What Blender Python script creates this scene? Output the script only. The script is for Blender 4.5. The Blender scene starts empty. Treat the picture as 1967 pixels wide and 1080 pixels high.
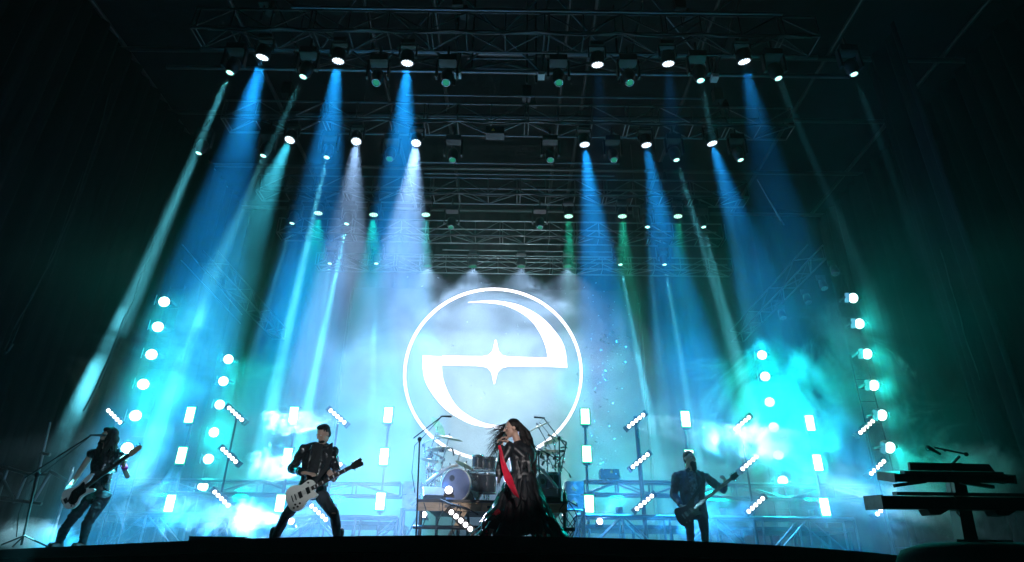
import bpy, bmesh, math, random
from mathutils import Vector, Matrix, noise
V = Vector
random.seed(7)
R = math.radians
S = bpy.context.scene
COL = S.collection

# ------------------------------------------------------------------ camera, world, exposure
cam = bpy.data.objects.new('camera', bpy.data.cameras.new('camera'))
COL.objects.link(cam)
cam.data.sensor_width = 36
cam.data.lens = 36 * 1200 / 1967
cam.data.clip_start = 0.05
cam.data.clip_end = 400
cam.matrix_world = Matrix.Translation((0, 0, 1.5)) @ Matrix.Rotation(R(115.5), 4, 'X') @ Matrix.Rotation(R(0.8), 4, 'Z')
S.camera = cam
CM = cam.matrix_world.copy()
CR = CM.to_3x3()

w = bpy.data.worlds.new('World'); S.world = w; w.use_nodes = True
nt = w.node_tree
sky = nt.nodes.new('ShaderNodeTexSky'); sky.sky_type = 'NISHITA'; sky.sun_disc = False
sky.sun_elevation = R(-6); sky.sun_rotation = R(200)
nt.links.new(sky.outputs[0], nt.nodes['Background'].inputs[0])
nt.nodes['Background'].inputs[1].default_value = 0.0008
w.cycles.sampling_method = 'NONE'
S.view_settings.view_transform = 'Standard'; S.view_settings.look = 'None'
S.view_settings.exposure = -0.15; S.view_settings.gamma = 1.0; S.view_settings.use_curve_mapping = False
cy = S.cycles
cy.volume_bounces = 0; cy.max_bounces = 3; cy.diffuse_bounces = 2; cy.glossy_bounces = 2; cy.transmission_bounces = 2
cy.transparent_max_bounces = 8
cy.use_adaptive_sampling = True; cy.adaptive_threshold = 0.02
cy.volume_step_rate = 1.6; cy.volume_max_steps = 256
cy.use_light_tree = True; cy.sample_clamp_indirect = 3; cy.sample_clamp_direct = 0

F = 1.8      # stage floor height

def at(px, py, Y):
    """point of the depth plane y = Y seen at that place of the picture"""
    d = CR @ V(((px - 983.5) / 1200, -(py - 540) / 1200, -1)); o = CM.translation
    return o + d * ((Y - o.y) / d.y)
def atz(px, py, z):
    d = CR @ V(((px - 983.5) / 1200, -(py - 540) / 1200, -1)); o = CM.translation
    return o + d * ((z - o.z) / d.z)

# ------------------------------------------------------------------ materials
def mat(name, color, rough=.5, metal=0.0, var=.25, scale=8, bump=.0, bscale=40, spec=.5, coat=0, stretch=None, **kw):
    m = bpy.data.materials.new(name); m.use_nodes = True
    t = m.node_tree; b = t.nodes['Principled BSDF']; N = t.nodes.new; L = t.links.new
    b.inputs['Roughness'].default_value = rough; b.inputs['Metallic'].default_value = metal
    b.inputs['Specular IOR Level'].default_value = spec; b.inputs['Coat Weight'].default_value = coat
    tc = N('ShaderNodeTexCoord'); mp = N('ShaderNodeMapping')
    if stretch: mp.inputs['Scale'].default_value = stretch
    L(tc.outputs['Object'], mp.inputs['Vector'])
    n = N('ShaderNodeTexNoise'); n.inputs['Scale'].default_value = scale; n.inputs['Detail'].default_value = 5
    L(mp.outputs[0], n.inputs['Vector'])
    cr = N('ShaderNodeValToRGB')
    cr.color_ramp.elements[0].position = .3; cr.color_ramp.elements[1].position = .7
    cr.color_ramp.elements[0].color = tuple(c * (1 - var) for c in color) + (1,)
    cr.color_ramp.elements[1].color = tuple(min(1, c * (1 + var)) for c in color) + (1,)
    L(n.outputs['Fac'], cr.inputs[0]); L(cr.outputs[0], b.inputs['Base Color'])
    mr = N('ShaderNodeMapRange'); mr.inputs[3].default_value = max(.05, rough - .12); mr.inputs[4].default_value = min(1, rough + .12)
    L(n.outputs['Fac'], mr.inputs[0]); L(mr.outputs[0], b.inputs['Roughness'])
    if bump:
        n2 = N('ShaderNodeTexNoise'); n2.inputs['Scale'].default_value = bscale; n2.inputs['Detail'].default_value = 4
        L(mp.outputs[0], n2.inputs['Vector'])
        bp = N('ShaderNodeBump'); bp.inputs['Strength'].default_value = bump; bp.inputs['Distance'].default_value = .02
        L(n2.outputs['Fac'], bp.inputs['Height']); L(bp.outputs[0], b.inputs['Normal'])
    return m
def emi(name, color, strength):
    m = bpy.data.materials.new(name); m.use_nodes = True
    t = m.node_tree; t.nodes.clear()
    o = t.nodes.new('ShaderNodeOutputMaterial'); e = t.nodes.new('ShaderNodeEmission')
    e.inputs[0].default_value = (*color, 1); e.inputs[1].default_value = strength
    t.links.new(e.outputs[0], o.inputs[0]); m.cycles.emission_sampling = 'NONE'
    return m

M = dict(
    alu=mat('aluminium tube', (.17, .18, .19), .34, .9, .15, 20, .15, 90),
    steel=mat('dark steel', (.07, .072, .075), .45, .7, .3, 15, .1),
    black=mat('black painted metal', (.02, .021, .023), .45, .1, .4, 12, .1),
    plastic=mat('black plastic', (.016, .016, .018), .4, 0, .3, 20, .1, 120),
    drape=mat('black drape', (.003, .003, .004), .95, 0, .3, 2, .4, 25, spec=.1, stretch=(1, 1, .15)),
    sidedrape=mat('grey side drape', (.006, .0065, .008), .95, 0, .3, 2, .4, 20, spec=.12, stretch=(1, 1, .15)),
    deck=mat('black deck', (.018, .018, .02), .5, 0, .5, 3, .2, 30),
    ground=mat('asphalt', (.05, .05, .05), .85, 0, .3, 4, .5, 60),
    skirt=mat('black stage skirt', (.004, .004, .005), .95, 0, .4, 2, .3, 20, spec=.05),
    tarp=mat('roof tarp', (.006, .006, .008), .7, 0, .4, 3, 1.0, 5, spec=.2),
    wood=mat('pale plywood edge', (.52, .36, .22), .55, 0, .25, 3, .2, 30, stretch=(1, 8, 8)),
    white=mat('white plastic', (.7, .7, .7), .4, 0, .1),
    skin=mat('skin', (.46, .29, .22), .5, 0, .12, 12, .15, 80),
    hair=mat('dark hair', (.007, .005, .005), .5, 0, .5, 30, .4, 60, spec=.25, stretch=(3, 3, .3)),
    hair2=mat('brown hair', (.02, .013, .010), .5, 0, .5, 30, .5, 60, spec=.25, stretch=(3, 3, .3)),
    leather=mat('black leather', (.014, .014, .016), .28, 0, .3, 10, .6, 14, coat=.8),
    cloth=mat('black cotton', (.012, .012, .014), .85, 0, .3, 10, .5, 14),
    denim=mat('black denim', (.022, .025, .035), .75, 0, .45, 9, .9, 16),
    denimj=mat('dark denim jacket', (.03, .036, .055), .7, 0, .5, 14, .9, 18),
    flannel=mat('grey checked flannel', (.10, .12, .15), .85, 0, .9, 22, .5, 14),
    satin=mat('black satin', (.012, .014, .018), .42, 0, .5, 6, .5, 9),
    red=mat('red ribbon', (.62, .012, .045), .45, 0, .2, 8, .4, 12),
    boot=mat('red boot leather', (.42, .015, .03), .35, 0, .3, 8, .2, 12),
    shoe=mat('black boots', (.01, .01, .01), .4),
    gwhite=mat('white guitar lacquer', (.78, .76, .70), .22, 0, .06, 4, coat=.6),
    gdark=mat('black guitar lacquer', (.015, .012, .013), .55, 0, .3, 6, coat=0, spec=.25),
    frets=mat('dark rosewood', (.04, .025, .018), .5, 0, .4, 12),
    chrome=mat('chrome', (.75, .75, .77), .15, .95, .1),
    plate=mat('brightened aluminium', (.50, .51, .53), .55, .3, .15, 12, .2),  # paler copy of the tube aluminium, standing in for light and haze on the blocks
    grille=mat('black grille cloth', (.006, .006, .007), .9, 0, .3, 60, .2),
    gold=mat('brass cymbal', (.66, .54, .34), .35, .9, .2, 6, .2, 40, stretch=(1, 1, 6)),
    drum=mat('dark sparkle shell', (.05, .06, .08), .22, .3, .6, 60, coat=.5),
    drumhead=mat('dark drum head', (.20, .23, .36), .35, 0, .2, 3),
    cuff=mat('magenta wrist band', (.45, .02, .22), .7),
    pickguard=mat('black pickguard', (.012, .012, .012), .25),
    bottle=mat('green bottle', (.03, .3, .12), .15),
    screen=mat('dark LED wall', (.02, .022, .025), .6, 0, .3, 30, .2, 80),
    yellow=mat('yellow sticker', (.75, .55, .05), .5),
    chain=mat('dull cable sheath', (.025, .026, .028), .8, 0, .3),
    conf=mat('pale paper confetti', (.8, .8, .82), .6),
    cellw=emi('lit wash lens', (.72, .88, 1.0), 3.2),
    cellg=emi('lit green wash lens', (.45, 1.0, .75), 2.6),
    beamw=emi('lit beam lens', (.42, 1.0, .82), 3.2),
    beamd=emi('dim green beam lens', (.05, .75, .42), .35),
    blind=emi('lit cyan blinder lens', (.72, 1.0, 1.0), 10),
    barl=emi('lit bar lens', (.98, .96, 1.0), 8),
    panelc=emi('lit panel centre', (.9, 1.0, .95), 6),
    panelg=emi('green panel border', (.02, .75, .28), 1.6),
    logo=emi('lit white logo', (1.0, .94, 1.0), 3.2),
    redled=emi('small red indicator', (1, .1, .02), 1.2),
    foot=emi('lit footlight lens', (.85, .8, 1.0), 14),
)
M['logo'].cycles.emission_sampling = 'FRONT_BACK'
M['panelg'].cycles.emission_sampling = 'NONE'

# ------------------------------------------------------------------ geometry helpers
class MB:
    def __init__(s): s.v = []; s.f = []
    def add(s, vs, fs):
        n = len(s.v); s.v += [V(p) for p in vs]; s.f += [tuple(i + n for i in q) for q in fs]; return s
    def box(s, c, d, rot=None):
        c = V(c); h = V(d) / 2; vs = []
        for z in (-1, 1):
            for x, y in ((-1, -1), (1, -1), (1, 1), (-1, 1)):
                p = V((x * h.x, y * h.y, z * h.z))
                if rot: p = rot @ p
                vs.append(c + p)
        return s.add(vs, [(3, 2, 1, 0), (4, 5, 6, 7), (0, 1, 5, 4), (1, 2, 6, 5), (2, 3, 7, 6), (3, 0, 4, 7)])
    def loft(s, rings, caps=True):
        n = len(rings[0]); vs = [p for r in rings for p in r]; fs = []
        for i in range(len(rings) - 1):
            for j in range(n):
                k = (j + 1) % n; fs.append((i * n + j, i * n + k, (i + 1) * n + k, (i + 1) * n + j))
        if caps:
            fs.append(tuple(range(n))[::-1]); fs.append(tuple((len(rings) - 1) * n + j for j in range(n)))
        return s.add(vs, fs)
    def cyl(s, p0, p1, r0, r1=None, n=12, caps=True):
        p0 = V(p0); p1 = V(p1); r1 = r0 if r1 is None else r1
        q = (p1 - p0).to_track_quat('Z', 'Y')
        ring = lambda p, r: [p + q @ V((r * math.cos(2 * math.pi * i / n), r * math.sin(2 * math.pi * i / n), 0)) for i in range(n)]
        return s.loft([ring(p0, r0), ring(p1, r1)], caps)
    def lathe(s, prof, n=20, o=(0, 0, 0), q=None, caps=True):
        o = V(o); rings = []
        for r, z in prof:
            ring = []
            for i in range(n):
                p = V((r * math.cos(2 * math.pi * i / n), r * math.sin(2 * math.pi * i / n), z))
                if q: p = q @ p
                ring.append(o + p)
            rings.append(ring)
        return s.loft(rings, caps)
    def ell(s, c, r, q=None, n=14, m=9):
        prof = [(max(1e-4, math.sin(math.pi * i / m)), -math.cos(math.pi * i / m)) for i in range(m + 1)]
        c = V(c); rings = []
        for a, z in prof:
            ring = []
            for i in range(n):
                p = V((r[0] * a * math.cos(2 * math.pi * i / n), r[1] * a * math.sin(2 * math.pi * i / n), r[2] * z))
                if q: p = q @ p
                ring.append(c + p)
            rings.append(ring)
        return s.loft(rings)
    def cap(s, p0, p1, r0, r1=None, n=12):
        """tapered limb with round ends"""
        p0 = V(p0); p1 = V(p1); r1 = r0 if r1 is None else r1
        L = (p1 - p0).length
        if L < 1e-5: return s.ell(p0, (r0,) * 3)
        q = (p1 - p0).to_track_quat('Z', 'Y')
        prof = [(max(1e-4, r0 * math.sin(a)), -r0 * math.cos(a)) for a in (0, .5, 1.0, math.pi / 2)]
        prof += [(r1 * math.sin(a) if a < 3.1 else 1e-4, L - r1 * math.cos(a)) for a in (math.pi / 2, 2.1, 2.6, math.pi)]
        return s.lathe(prof, n, p0, q)
    def tube(s, pts, r, n=6):
        pts = [V(p) for p in pts]; rings = []
        rr = r if isinstance(r, (list, tuple)) else [r] * len(pts)
        for i, p in enumerate(pts):
            d = pts[min(i + 1, len(pts) - 1)] - pts[max(i - 1, 0)]
            q = d.to_track_quat('Z', 'Y')
            rings.append([p + q @ V((rr[i] * math.cos(2 * math.pi * k / n), rr[i] * math.sin(2 * math.pi * k / n), 0)) for k in range(n)])
        return s.loft(rings)
    def torus(s, c, Rr, r, q=None, n=24, m=6):
        c = V(c); vs = []; fs = []
        for i in range(n):
            a = 2 * math.pi * i / n
            for j in range(m):
                b = 2 * math.pi * j / m
                p = V(((Rr + r * math.cos(b)) * math.cos(a), (Rr + r * math.cos(b)) * math.sin(a), r * math.sin(b)))
                if q: p = q @ p
                vs.append(c + p)
                fs.append((i * m + j, ((i + 1) % n) * m + j, ((i + 1) % n) * m + (j + 1) % m, i * m + (j + 1) % m))
        return s.add(vs, fs)
    def prism(s, pts, z0, z1, mx=None):
        n = len(pts); vs = [V((p[0], p[1], z0)) for p in pts] + [V((p[0], p[1], z1)) for p in pts]
        if mx: vs = [mx @ p for p in vs]
        fs = [tuple(range(n))[::-1], tuple(range(n, 2 * n))] + [(i, (i + 1) % n, (i + 1) % n + n, i + n) for i in range(n)]
        return s.add(vs, fs)
    def mesh(s, name, m, smooth=False):
        me = bpy.data.meshes.new(name); me.from_pydata([tuple(p) for p in s.v], [], s.f); me.update()
        if m: me.materials.append(m)
        if smooth:
            me.polygons.foreach_set('use_smooth', [len(p.vertices) == 4 for p in me.polygons])
        return me
    def build(s, name, m, parent=None, smooth=False, kind=None):
        return link(name, s.mesh(name, m, smooth), parent, kind)

def link(name, data, parent=None, kind=None):
    o = bpy.data.objects.new(name, data); COL.objects.link(o)
    if parent: o.parent = parent
    if kind: o['kind'] = kind
    return o
def tag(o, label=None, cat=None, group=None, kind=None):
    if label: o['label'] = label
    if cat: o['category'] = cat
    if group: o['group'] = group
    if kind: o['kind'] = kind
    return o
def thing(name, label, cat, loc=(0, 0, 0), group=None, rz=0):
    o = bpy.data.objects.new(name, None); COL.objects.link(o); o.empty_display_size = .1
    o.location = loc; o.rotation_euler = (0, 0, rz)
    return tag(o, label, cat, group)
_rod = {}
def rod(name, p0, p1, r, m, parent=None, n=8):
    """a straight tube as its own object; all rods of a material share one unit mesh"""
    k = (m.name, n)
    if k not in _rod: _rod[k] = MB().cyl((0, 0, 0), (0, 0, 1), 1, n=n).mesh('rod', m, True)
    p0 = V(p0); d = V(p1) - p0
    o = link(name, _rod[k], parent)
    o.matrix_local = Matrix.LocRotScale(p0, d.to_track_quat('Z', 'Y'), V((r, r, d.length)))
    return o
_cache = {}
def part(key, name, builder, m, parent, smooth=False):
    if key not in _cache: _cache[key] = builder().mesh(name, m, smooth)
    return link(name, _cache[key], parent)
def spot(parent, loc, color, power, deg, r=.04, blend=.35, name='lamp', aim=None):
    l = bpy.data.lights.new(name, 'SPOT'); l.energy = power; l.color = color
    l.spot_size = R(deg); l.spot_blend = blend; l.shadow_soft_size = r
    o = bpy.data.objects.new(name, l); COL.objects.link(o); o.parent = parent; o.location = loc
    if aim: o.rotation_euler = V(aim).to_track_quat('-Z', 'Y').to_euler()
    return o
def box(name, a, b, m, parent=None, kind=None):
    a = V(a); b = V(b); return MB().box((a + b) / 2, b - a).build(name, m, parent, False, kind)

# ------------------------------------------------------------------ setting
box('ground', (-60, -40, -.1), (60, 60, 0), M['ground'], kind='structure')
edge_px = [(-260, 1080), (-120, 1067), (0, 1056), (200, 1046), (400, 1037), (560, 1032), (700, 1029.5), (840, 1028.5), (983, 1029.5),
           (1150, 1033), (1300, 1038), (1500, 1048), (1640, 1058), (1760, 1070), (1850, 1082), (1930, 1096)]
E_ = [atz(x, y, F) for x, y in edge_px]
poly = [(-16, 23)] + [(p.x, p.y) for p in E_] + [(16, 23)]
MB().prism(poly, F - .12, F).build('stage_floor', M['deck'], kind='structure')
sk = MB()
for a, b in zip(E_[:-1], E_[1:]):
    n_ = 6
    for i in range(n_):
        p = a.lerp(b, i / n_); q = a.lerp(b, (i + 1) / n_)
        nrm = V((q.y - p.y, -(q.x - p.x), 0)).normalized()
        mid = (p + q) / 2 + nrm * -.05
        p = p - nrm * .03; q = q - nrm * .03; mid = mid
        sk.add([(p.x, p.y, 0), (mid.x, mid.y, 0), (mid.x, mid.y, F - .125), (p.x, p.y, F - .125)], [(0, 1, 2, 3)])
        sk.add([(mid.x, mid.y, 0), (q.x, q.y, 0), (q.x, q.y, F - .125), (mid.x, mid.y, F - .125)], [(0, 1, 2, 3)])
tag(sk.build('stage_skirt', M['skirt']), 'black pleated skirt hanging below the curved front edge of the stage', 'stage skirt')

def pleated(pts, z0, z1, amp, step, name, m):
    b = MB(); P = []
    for a, c in zip(pts[:-1], pts[1:]):
        a = V(a); c = V(c); n = max(2, int((c - a).length / step)); nr = V((-(c - a).y, (c - a).x)).normalized()
        for i in range(n):
            p = a.lerp(c, i / n) + nr * amp * (math.sin(i * 1.57) + .6 * math.sin(i * .71 + 1) + .5 * random.uniform(-1, 1))
            P.append(p)
    for i, p in enumerate(P):
        s = 1 + .02 * random.uniform(-1, 1)
        b.v += [V((p.x, p.y, z0)), V((p.x, p.y, z1))]
        if i: b.f.append((2 * i - 2, 2 * i, 2 * i + 1, 2 * i - 1))
    o = b.build(name, m, smooth=True)
    md = o.modifiers.new('thick', 'SOLIDIFY'); md.thickness = .01
    return o
tag(pleated([(-15, 22), (15, 22)], 0, 15.2, .07, .14, 'back_drape', M['drape']), 'black pleated drape closing the back of the stage behind the logo wall', 'drape')
tag(pleated([(-10.6, 21.5), (-10.9, 8.6)], F, 14.6, .09, .13, 'side_drape', M['sidedrape']), 'dark pleated drape hanging down the left wing of the stage', 'drape')
tag(pleated([(9.0, 10.6), (9.1, 12.2)], F, 13.5, .08, .11, 'side_drape', M['sidedrape']), 'narrow pleated drape leg behind the outer right lamp tower', 'drape')
tag(pleated([(12.2, 21.5), (12.6, 8.6)], F, 14.6, .09, .13, 'side_drape', M['sidedrape']), 'dark pleated drape closing the right wing behind the keyboards', 'drape')

# roof
rf = thing('stage_roof', 'dark arched roof of beams and tarp over the whole stage', 'stage roof', (0, 13, 0))
b = MB(); nx, ny = 24, 14
for j in range(ny + 1):
    for i in range(nx + 1):
        x = -15 + 30 * i / nx; y = -8 + 17 * j / ny
        b.v.append(V((x, y, 16.4 - .008 * x * x + .12 * noise.noise(V((x * .5, y * .5, 0))))))
for j in range(ny):
    for i in range(nx):
        k = j * (nx + 1) + i; b.f.append((k, k + nx + 1, k + nx + 2, k + 1))
b.build('tarp', M['tarp'], rf, True)
for y in (-7.2, -5.9, -4.4, -2.4, 0, 2.6, 5.4, 8.2):
    rod('beam', (-14.5, y, 14.7), (14.5, y, 14.7), .07, M['steel'], rf)
for x in (-11, -7.4, -3.9, -2.1, 1.4, 2.1, 5.2, 8.8, 12):
    rod('beam', (x, -7.6, 14.9), (x, 8.6, 14.9), .06, M['steel'], rf)
for x in (-14.2, 14.2):
    for y in (-4, 8):
        rod('column', (x, y, 0), (x, y, 14.8), .14, M['steel'], rf)

def box_truss(label, x0, x1, Y, z, wd=.52, bay=.8, mtl='alu', r=.026, group='horizontal lighting trusses above the stage', rz=0, loc=None, cat='truss', name='lighting_truss', faces='fbt'):
    t = thing(name, label, cat, loc or (0, Y, z), group, rz)
    m = M[mtl]; h = wd / 2
    for y in (-h, h):
        for zz in (0, wd):
            rod('chord', (x0, y, zz), (x1, y, zz), r, m, t)
    n = int(round((x1 - x0) / bay)); bw = (x1 - x0) / n; br = r * .55
    for i in range(n + 1):
        x = x0 + i * bw
        rod('brace', (x, -h, 0), (x, -h, wd), br, m, t, 6); rod('brace', (x, -h, 0), (x, h, 0), br, m, t, 6)
        if i % 3 == 0: # joint between truss lengths: doubled posts
            rod('brace', (x + .09, -h, 0), (x + .09, -h, wd), br, m, t, 6); rod('brace', (x + .09, -h, 0), (x + .09, h, 0), br, m, t, 6)
        if i < n:
            s = i % 2
            rod('brace', (x + bw * s, -h, 0), (x + bw * (1 - s), -h, wd), br, m, t, 6)
            rod('brace', (x + bw * (1 - s), -h, 0), (x + bw * s, h, 0), br, m, t, 6)
            rod('brace', (x + bw * s, h, 0), (x + bw * (1 - s), h, wd), br, m, t, 6)
    return t
TR = [(9.25, 11.22, -6.4, 6.0, 'front'), (11.9, 11.2, -6.9, 6.6, 'second'), (14.95, 11.2, -7.2, 6.6, 'third'), (17.3, 11.2, -7.4, 6.6, 'fourth')]
for Y, z, a, c, nm in TR:
    box_truss('silver box truss carrying lamps, %s one down from the top of the picture' % {'front': 'first'}.get(nm, nm), a, c, Y, z, mtl='steel' if Y < 10 else 'alu')
box_truss('slim rear truss carrying the logo wall, lowest of the horizontal trusses', -6.6, 7.4, 18.9, 10.9, .45, .9)
# pyramid roof truss in front: single bottom chord, two upper chords
pt = thing('roof_truss', 'large triangular roof truss with long diagonals crossing the top of the picture', 'truss', (0, 10.2, 11.35))
zt = 1.45
for zz, yy, r in ((0, 0, .045), (zt, -.9, .06), (zt, .9, .05)):
    rod('chord', (-7.5, yy, zz), (7.2, yy, zz), r, M['alu'], pt)
bot = [at(x, 165, 10.2).x for x in (583, 718, 878, 1040, 1207, 1375)]
top = [at(x, 28, 9.3).x for x in (500, 690, 870, 1055, 1245, 1435)]
for i, x in enumerate(bot):
    box('joint', (x - .07, -.09, -.14), (x + .07, .09, -.04), M['white'], pt)
    rod('clamp', (x, 0, -.12), (x, 0, .03), .05, M['steel'], pt)
    for j in (i - 1, i, i + 1):
        if 0 <= j < len(top):
            rod('brace', (x, 0, 0), (top[j], -.9, zt), .026, M['alu'], pt, 6)
            rod('brace', (x, 0, 0), (top[j], .9, zt), .026, M['alu'], pt, 6)
# thin pipes and hanging frames between the trusses
for px0, px1, py, Y, rr, lb in ((800, 1062, 312, 12.9, .02, 'thin horizontal pipe below the second truss, left of two in line'), (1066, 1190, 313, 12.9, .02, 'short thin horizontal pipe below the second truss, right of two in line'),
        (815, 1180, 333, 13.3, .02, 'long thin horizontal pipe just above the third truss'), (780, 1345, 182, 11.2, .022, 'long thin horizontal pipe between the first and second truss'),
        (560, 1500, 14, 8.6, .03, 'thick horizontal pipe crossing the very top edge of the picture'), (850, 1190, 480, 17.9, .02, 'upper faint horizontal pipe just above the logo ring'),
        (760, 1190, 493, 18.2, .018, 'lower faint horizontal pipe just above the logo ring'), (905, 1020, 132, 10.8, .02, 'lower short pipe of the small hanging frame below the top truss'), (900, 1025, 112, 10.4, .02, 'upper short pipe of the small hanging frame below the top truss')):
    a = at(px0, py, Y); c = at(px1, py, Y); c.z = a.z
    tag(rod('pipe', a, c, rr, M['alu']), lb, 'pipe', 'thin horizontal pipes between the trusses')
for px, py0, py1, Y, lb in ((1012, 8, 160, 10.9, 'left of two close vertical hanging pipes right of the picture middle'), (1030, 8, 160, 10.9, 'right of two close vertical hanging pipes right of the picture middle'), (872, 8, 165, 10.6, 'leftmost dark vertical hanging pipe between the top trusses'), (906, 0, 132, 10.9, 'dark vertical hanging pipe ending at the small hanging frame'), (1190, 60, 160, 11.4, 'rightmost dark vertical hanging pipe between the top trusses')):
    a = at(px, py1, Y); c = V((a.x, a.y, a.z + 2.6))
    tag(rod('hanging_pipe', a, c, .024, M['steel']), lb, 'pipe', 'vertical hanging pipes under the roof')
# chain hoists and cable looms on the trusses
for Yt, zt2, xs in ((9.25, 11.22, (-5.2, -1.2, 3.4)), (11.9, 11.2, (-5.6, .3, 5.0)), (14.95, 11.2, (-4.6, 4.2)), (17.3, 11.2, (-4.4, 4.0))):
    rown = {9.25: 'first', 11.9: 'second', 14.95: 'third', 17.3: 'fourth'}[Yt]
    for i, x in enumerate(xs):
        t = thing('chain_hoist', 'black chain hoist above the %s lamp truss, %s' % (rown, (['left one', 'middle one', 'right one'] if len(xs) == 3 else ['left one', 'right one'])[i]), 'chain hoist', (x, Yt, zt2 + .9), 'chain hoists above the trusses')
        MB().box((0, 0, .2), (.22, .2, .36)).build('motor', M['black'], t); rod('chain', (0, 0, .38), (0, 0, 2.9), .012, M['steel'], t, 6); rod('hook_chain', (0, 0, -.4), (0, 0, .02), .016, M['steel'], t, 6)
        MB().lathe([(.05, -.02), (.1, -.3), (.09, -.32)], 10, (.16, 0, .1)).build('chain_bag', M['black'], t, True)
    w0, w1 = {9.25: (-6.2, 5.8), 11.9: (-6.7, 6.4), 14.95: (-7, 6.4), 17.3: (-7.2, 6.4)}[Yt]
    pts = []; n = 60; rq = random.Random(int(Yt * 10))
    for i in range(n + 1):
        u_ = i / n; pts.append(V((w0 + (w1 - w0) * u_, Yt - .29, zt2 + .02 - .10 * abs(math.sin(u_ * 23)) - .02 * rq.random())))
    tag(MB().tube(pts, .022, 6).build('cable_loom', M['plastic']), 'black cable loom draped along the lower front tube of the %s lamp truss' % rown, 'cable')
# side trusses running upstage
for label, x, y0, y1, z in (('silver truss running upstage high on the right side, slanting in the picture', 7.15, 12.9, 18.6, 8.35),
                            ('silver truss running upstage high on the left side above the inner lamp column', -7.4, 13.5, 18.8, 8.3)):
    t = box_truss(label, 0, y1 - y0, 0, 0, .36, .8, 'steel', .018, loc=(x, y0, z), rz=math.pi / 2, group='side trusses running upstage')
for i, (px, py) in enumerate(((1500, 585), (1548, 555), (1578, 528), (1600, 500))):
    p = at(px, py + 12, 13.2 + i * -.4)
    t = thing('hanging_lamp', 'small unlit lamp hanging under the right side truss, number %s from the low end' % ['one', 'two', 'three', 'four'][i], 'stage lamp', p, 'unlit lamps under the right side truss')
    MB().cyl((0, 0, 0), (0, -.05, -.2), .07, .09).build('lamp_body', M['black'], t, True)
    MB().box((0, 0, .08), (.2, .03, .12)).build('bracket', M['steel'], t)
    MB().cyl((0, -.052, -.201), (0, -.055, -.21), .075).build('lens', M['chrome'], t)

# logo wall
LY = 19.3
lc = at(947, 716, LY)
lw = thing('logo_wall', 'huge dark video wall showing the white ringed crescent and star logo', 'video wall', (lc.x, LY, F))
MB().box((0, .1, 4.35), (9.6, .16, 8.5)).build('screen_panel', M['screen'], lw)
for x in (-4.87, 4.87): rod('frame_edge', (x, .1, .1), (x, .1, 8.6), .05, M['black'], lw)
cz = lc.z - F + .11; RL = (at(947, 716, LY) - at(947 + 172, 718.4, LY)).length
def ringmesh(r0, r1, y0, y1, n=96):
    b = MB(); rings = []
    for i in range(n):
        a = 2 * math.pi * i / n; c, s = math.cos(a), math.sin(a)
        rings.append([V((r * c, y, cz + r * s)) for r, y in ((r0, y0), (r1, y0), (r1, y1), (r0, y1))])
    rings.append(rings[0]); return b.loft(rings, False)
ringmesh(RL * .972, RL, -.04, .015).build('logo_ring', M['logo'], lw)
u = RL / 172.0
def lp(px, py): return ((px - 947) * u, (716 - py) * u)
def arc(cx, cy_, rx, ry, a0, a1, n=20): return [(cx + rx * math.cos(R(a0 + (a1 - a0) * i / n)), cy_ + ry * math.sin(R(a0 + (a1 - a0) * i / n))) for i in range(n + 1)]
# upper crescent sweeping from the left tip over the top to the right end of the bar
outer = [(893, 577), (920, 574), (947, 573), (973, 576), (999, 583), (1036, 604), (1062, 630), (1081, 659), (1088, 685), (1090, 711)]
inner = [(1052, 692), (1049, 670), (1038, 641), (1021, 615), (999, 597), (970, 583), (943, 578), (918, 576.6)]
def refine(P, n=4):
    out = []
    for i in range(len(P) - 1):
        p0 = P[max(i - 1, 0)]; p1 = P[i]; p2 = P[i + 1]; p3 = P[min(i + 2, len(P) - 1)]
        for k in range(n):
            t = k / n
            out.append(tuple(.5 * ((2 * p1[j]) + (-p0[j] + p2[j]) * t + (2 * p0[j] - 5 * p1[j] + 4 * p2[j] - p3[j]) * t * t + (-p0[j] + 3 * p1[j] - 3 * p2[j] + p3[j]) * t ** 3) for j in (0, 1)))
    out.append(P[-1]); return out
up_px = refine(outer) + [(1052, 709.3)] + refine(inner)
lx = Matrix(((1, 0, 0, 0), (0, 0, 1, -.05), (0, 1, 0, cz), (0, 0, 0, 1)))
ROT = lambda P: [(2 * 950 - x, 2 * 701 - y) for x, y in P]
# (each crescent bar is drawn on the wall as one lit shape)
MB().prism([lp(*p) for p in up_px], 0, .05, lx).build('logo_crescent', M['logo'], lw)
MB().prism([lp(*p) for p in ROT(up_px)], 0, .05, lx).build('logo_crescent', M['logo'], lw)
bar = [(848, 690.5), (925, 691), (938, 688), (945, 680), (949, 657), (952, 657), (957, 680), (964, 688), (977, 691), (1052, 692), (1052, 709.3),
       (977, 710), (964, 713), (956, 722), (951, 745), (949, 745), (944, 722), (936, 713), (923, 710), (848, 709)]
MB().prism([lp(*p) for p in bar], .004, .056, lx).build('logo_star_bar', M['logo'], lw)

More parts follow.
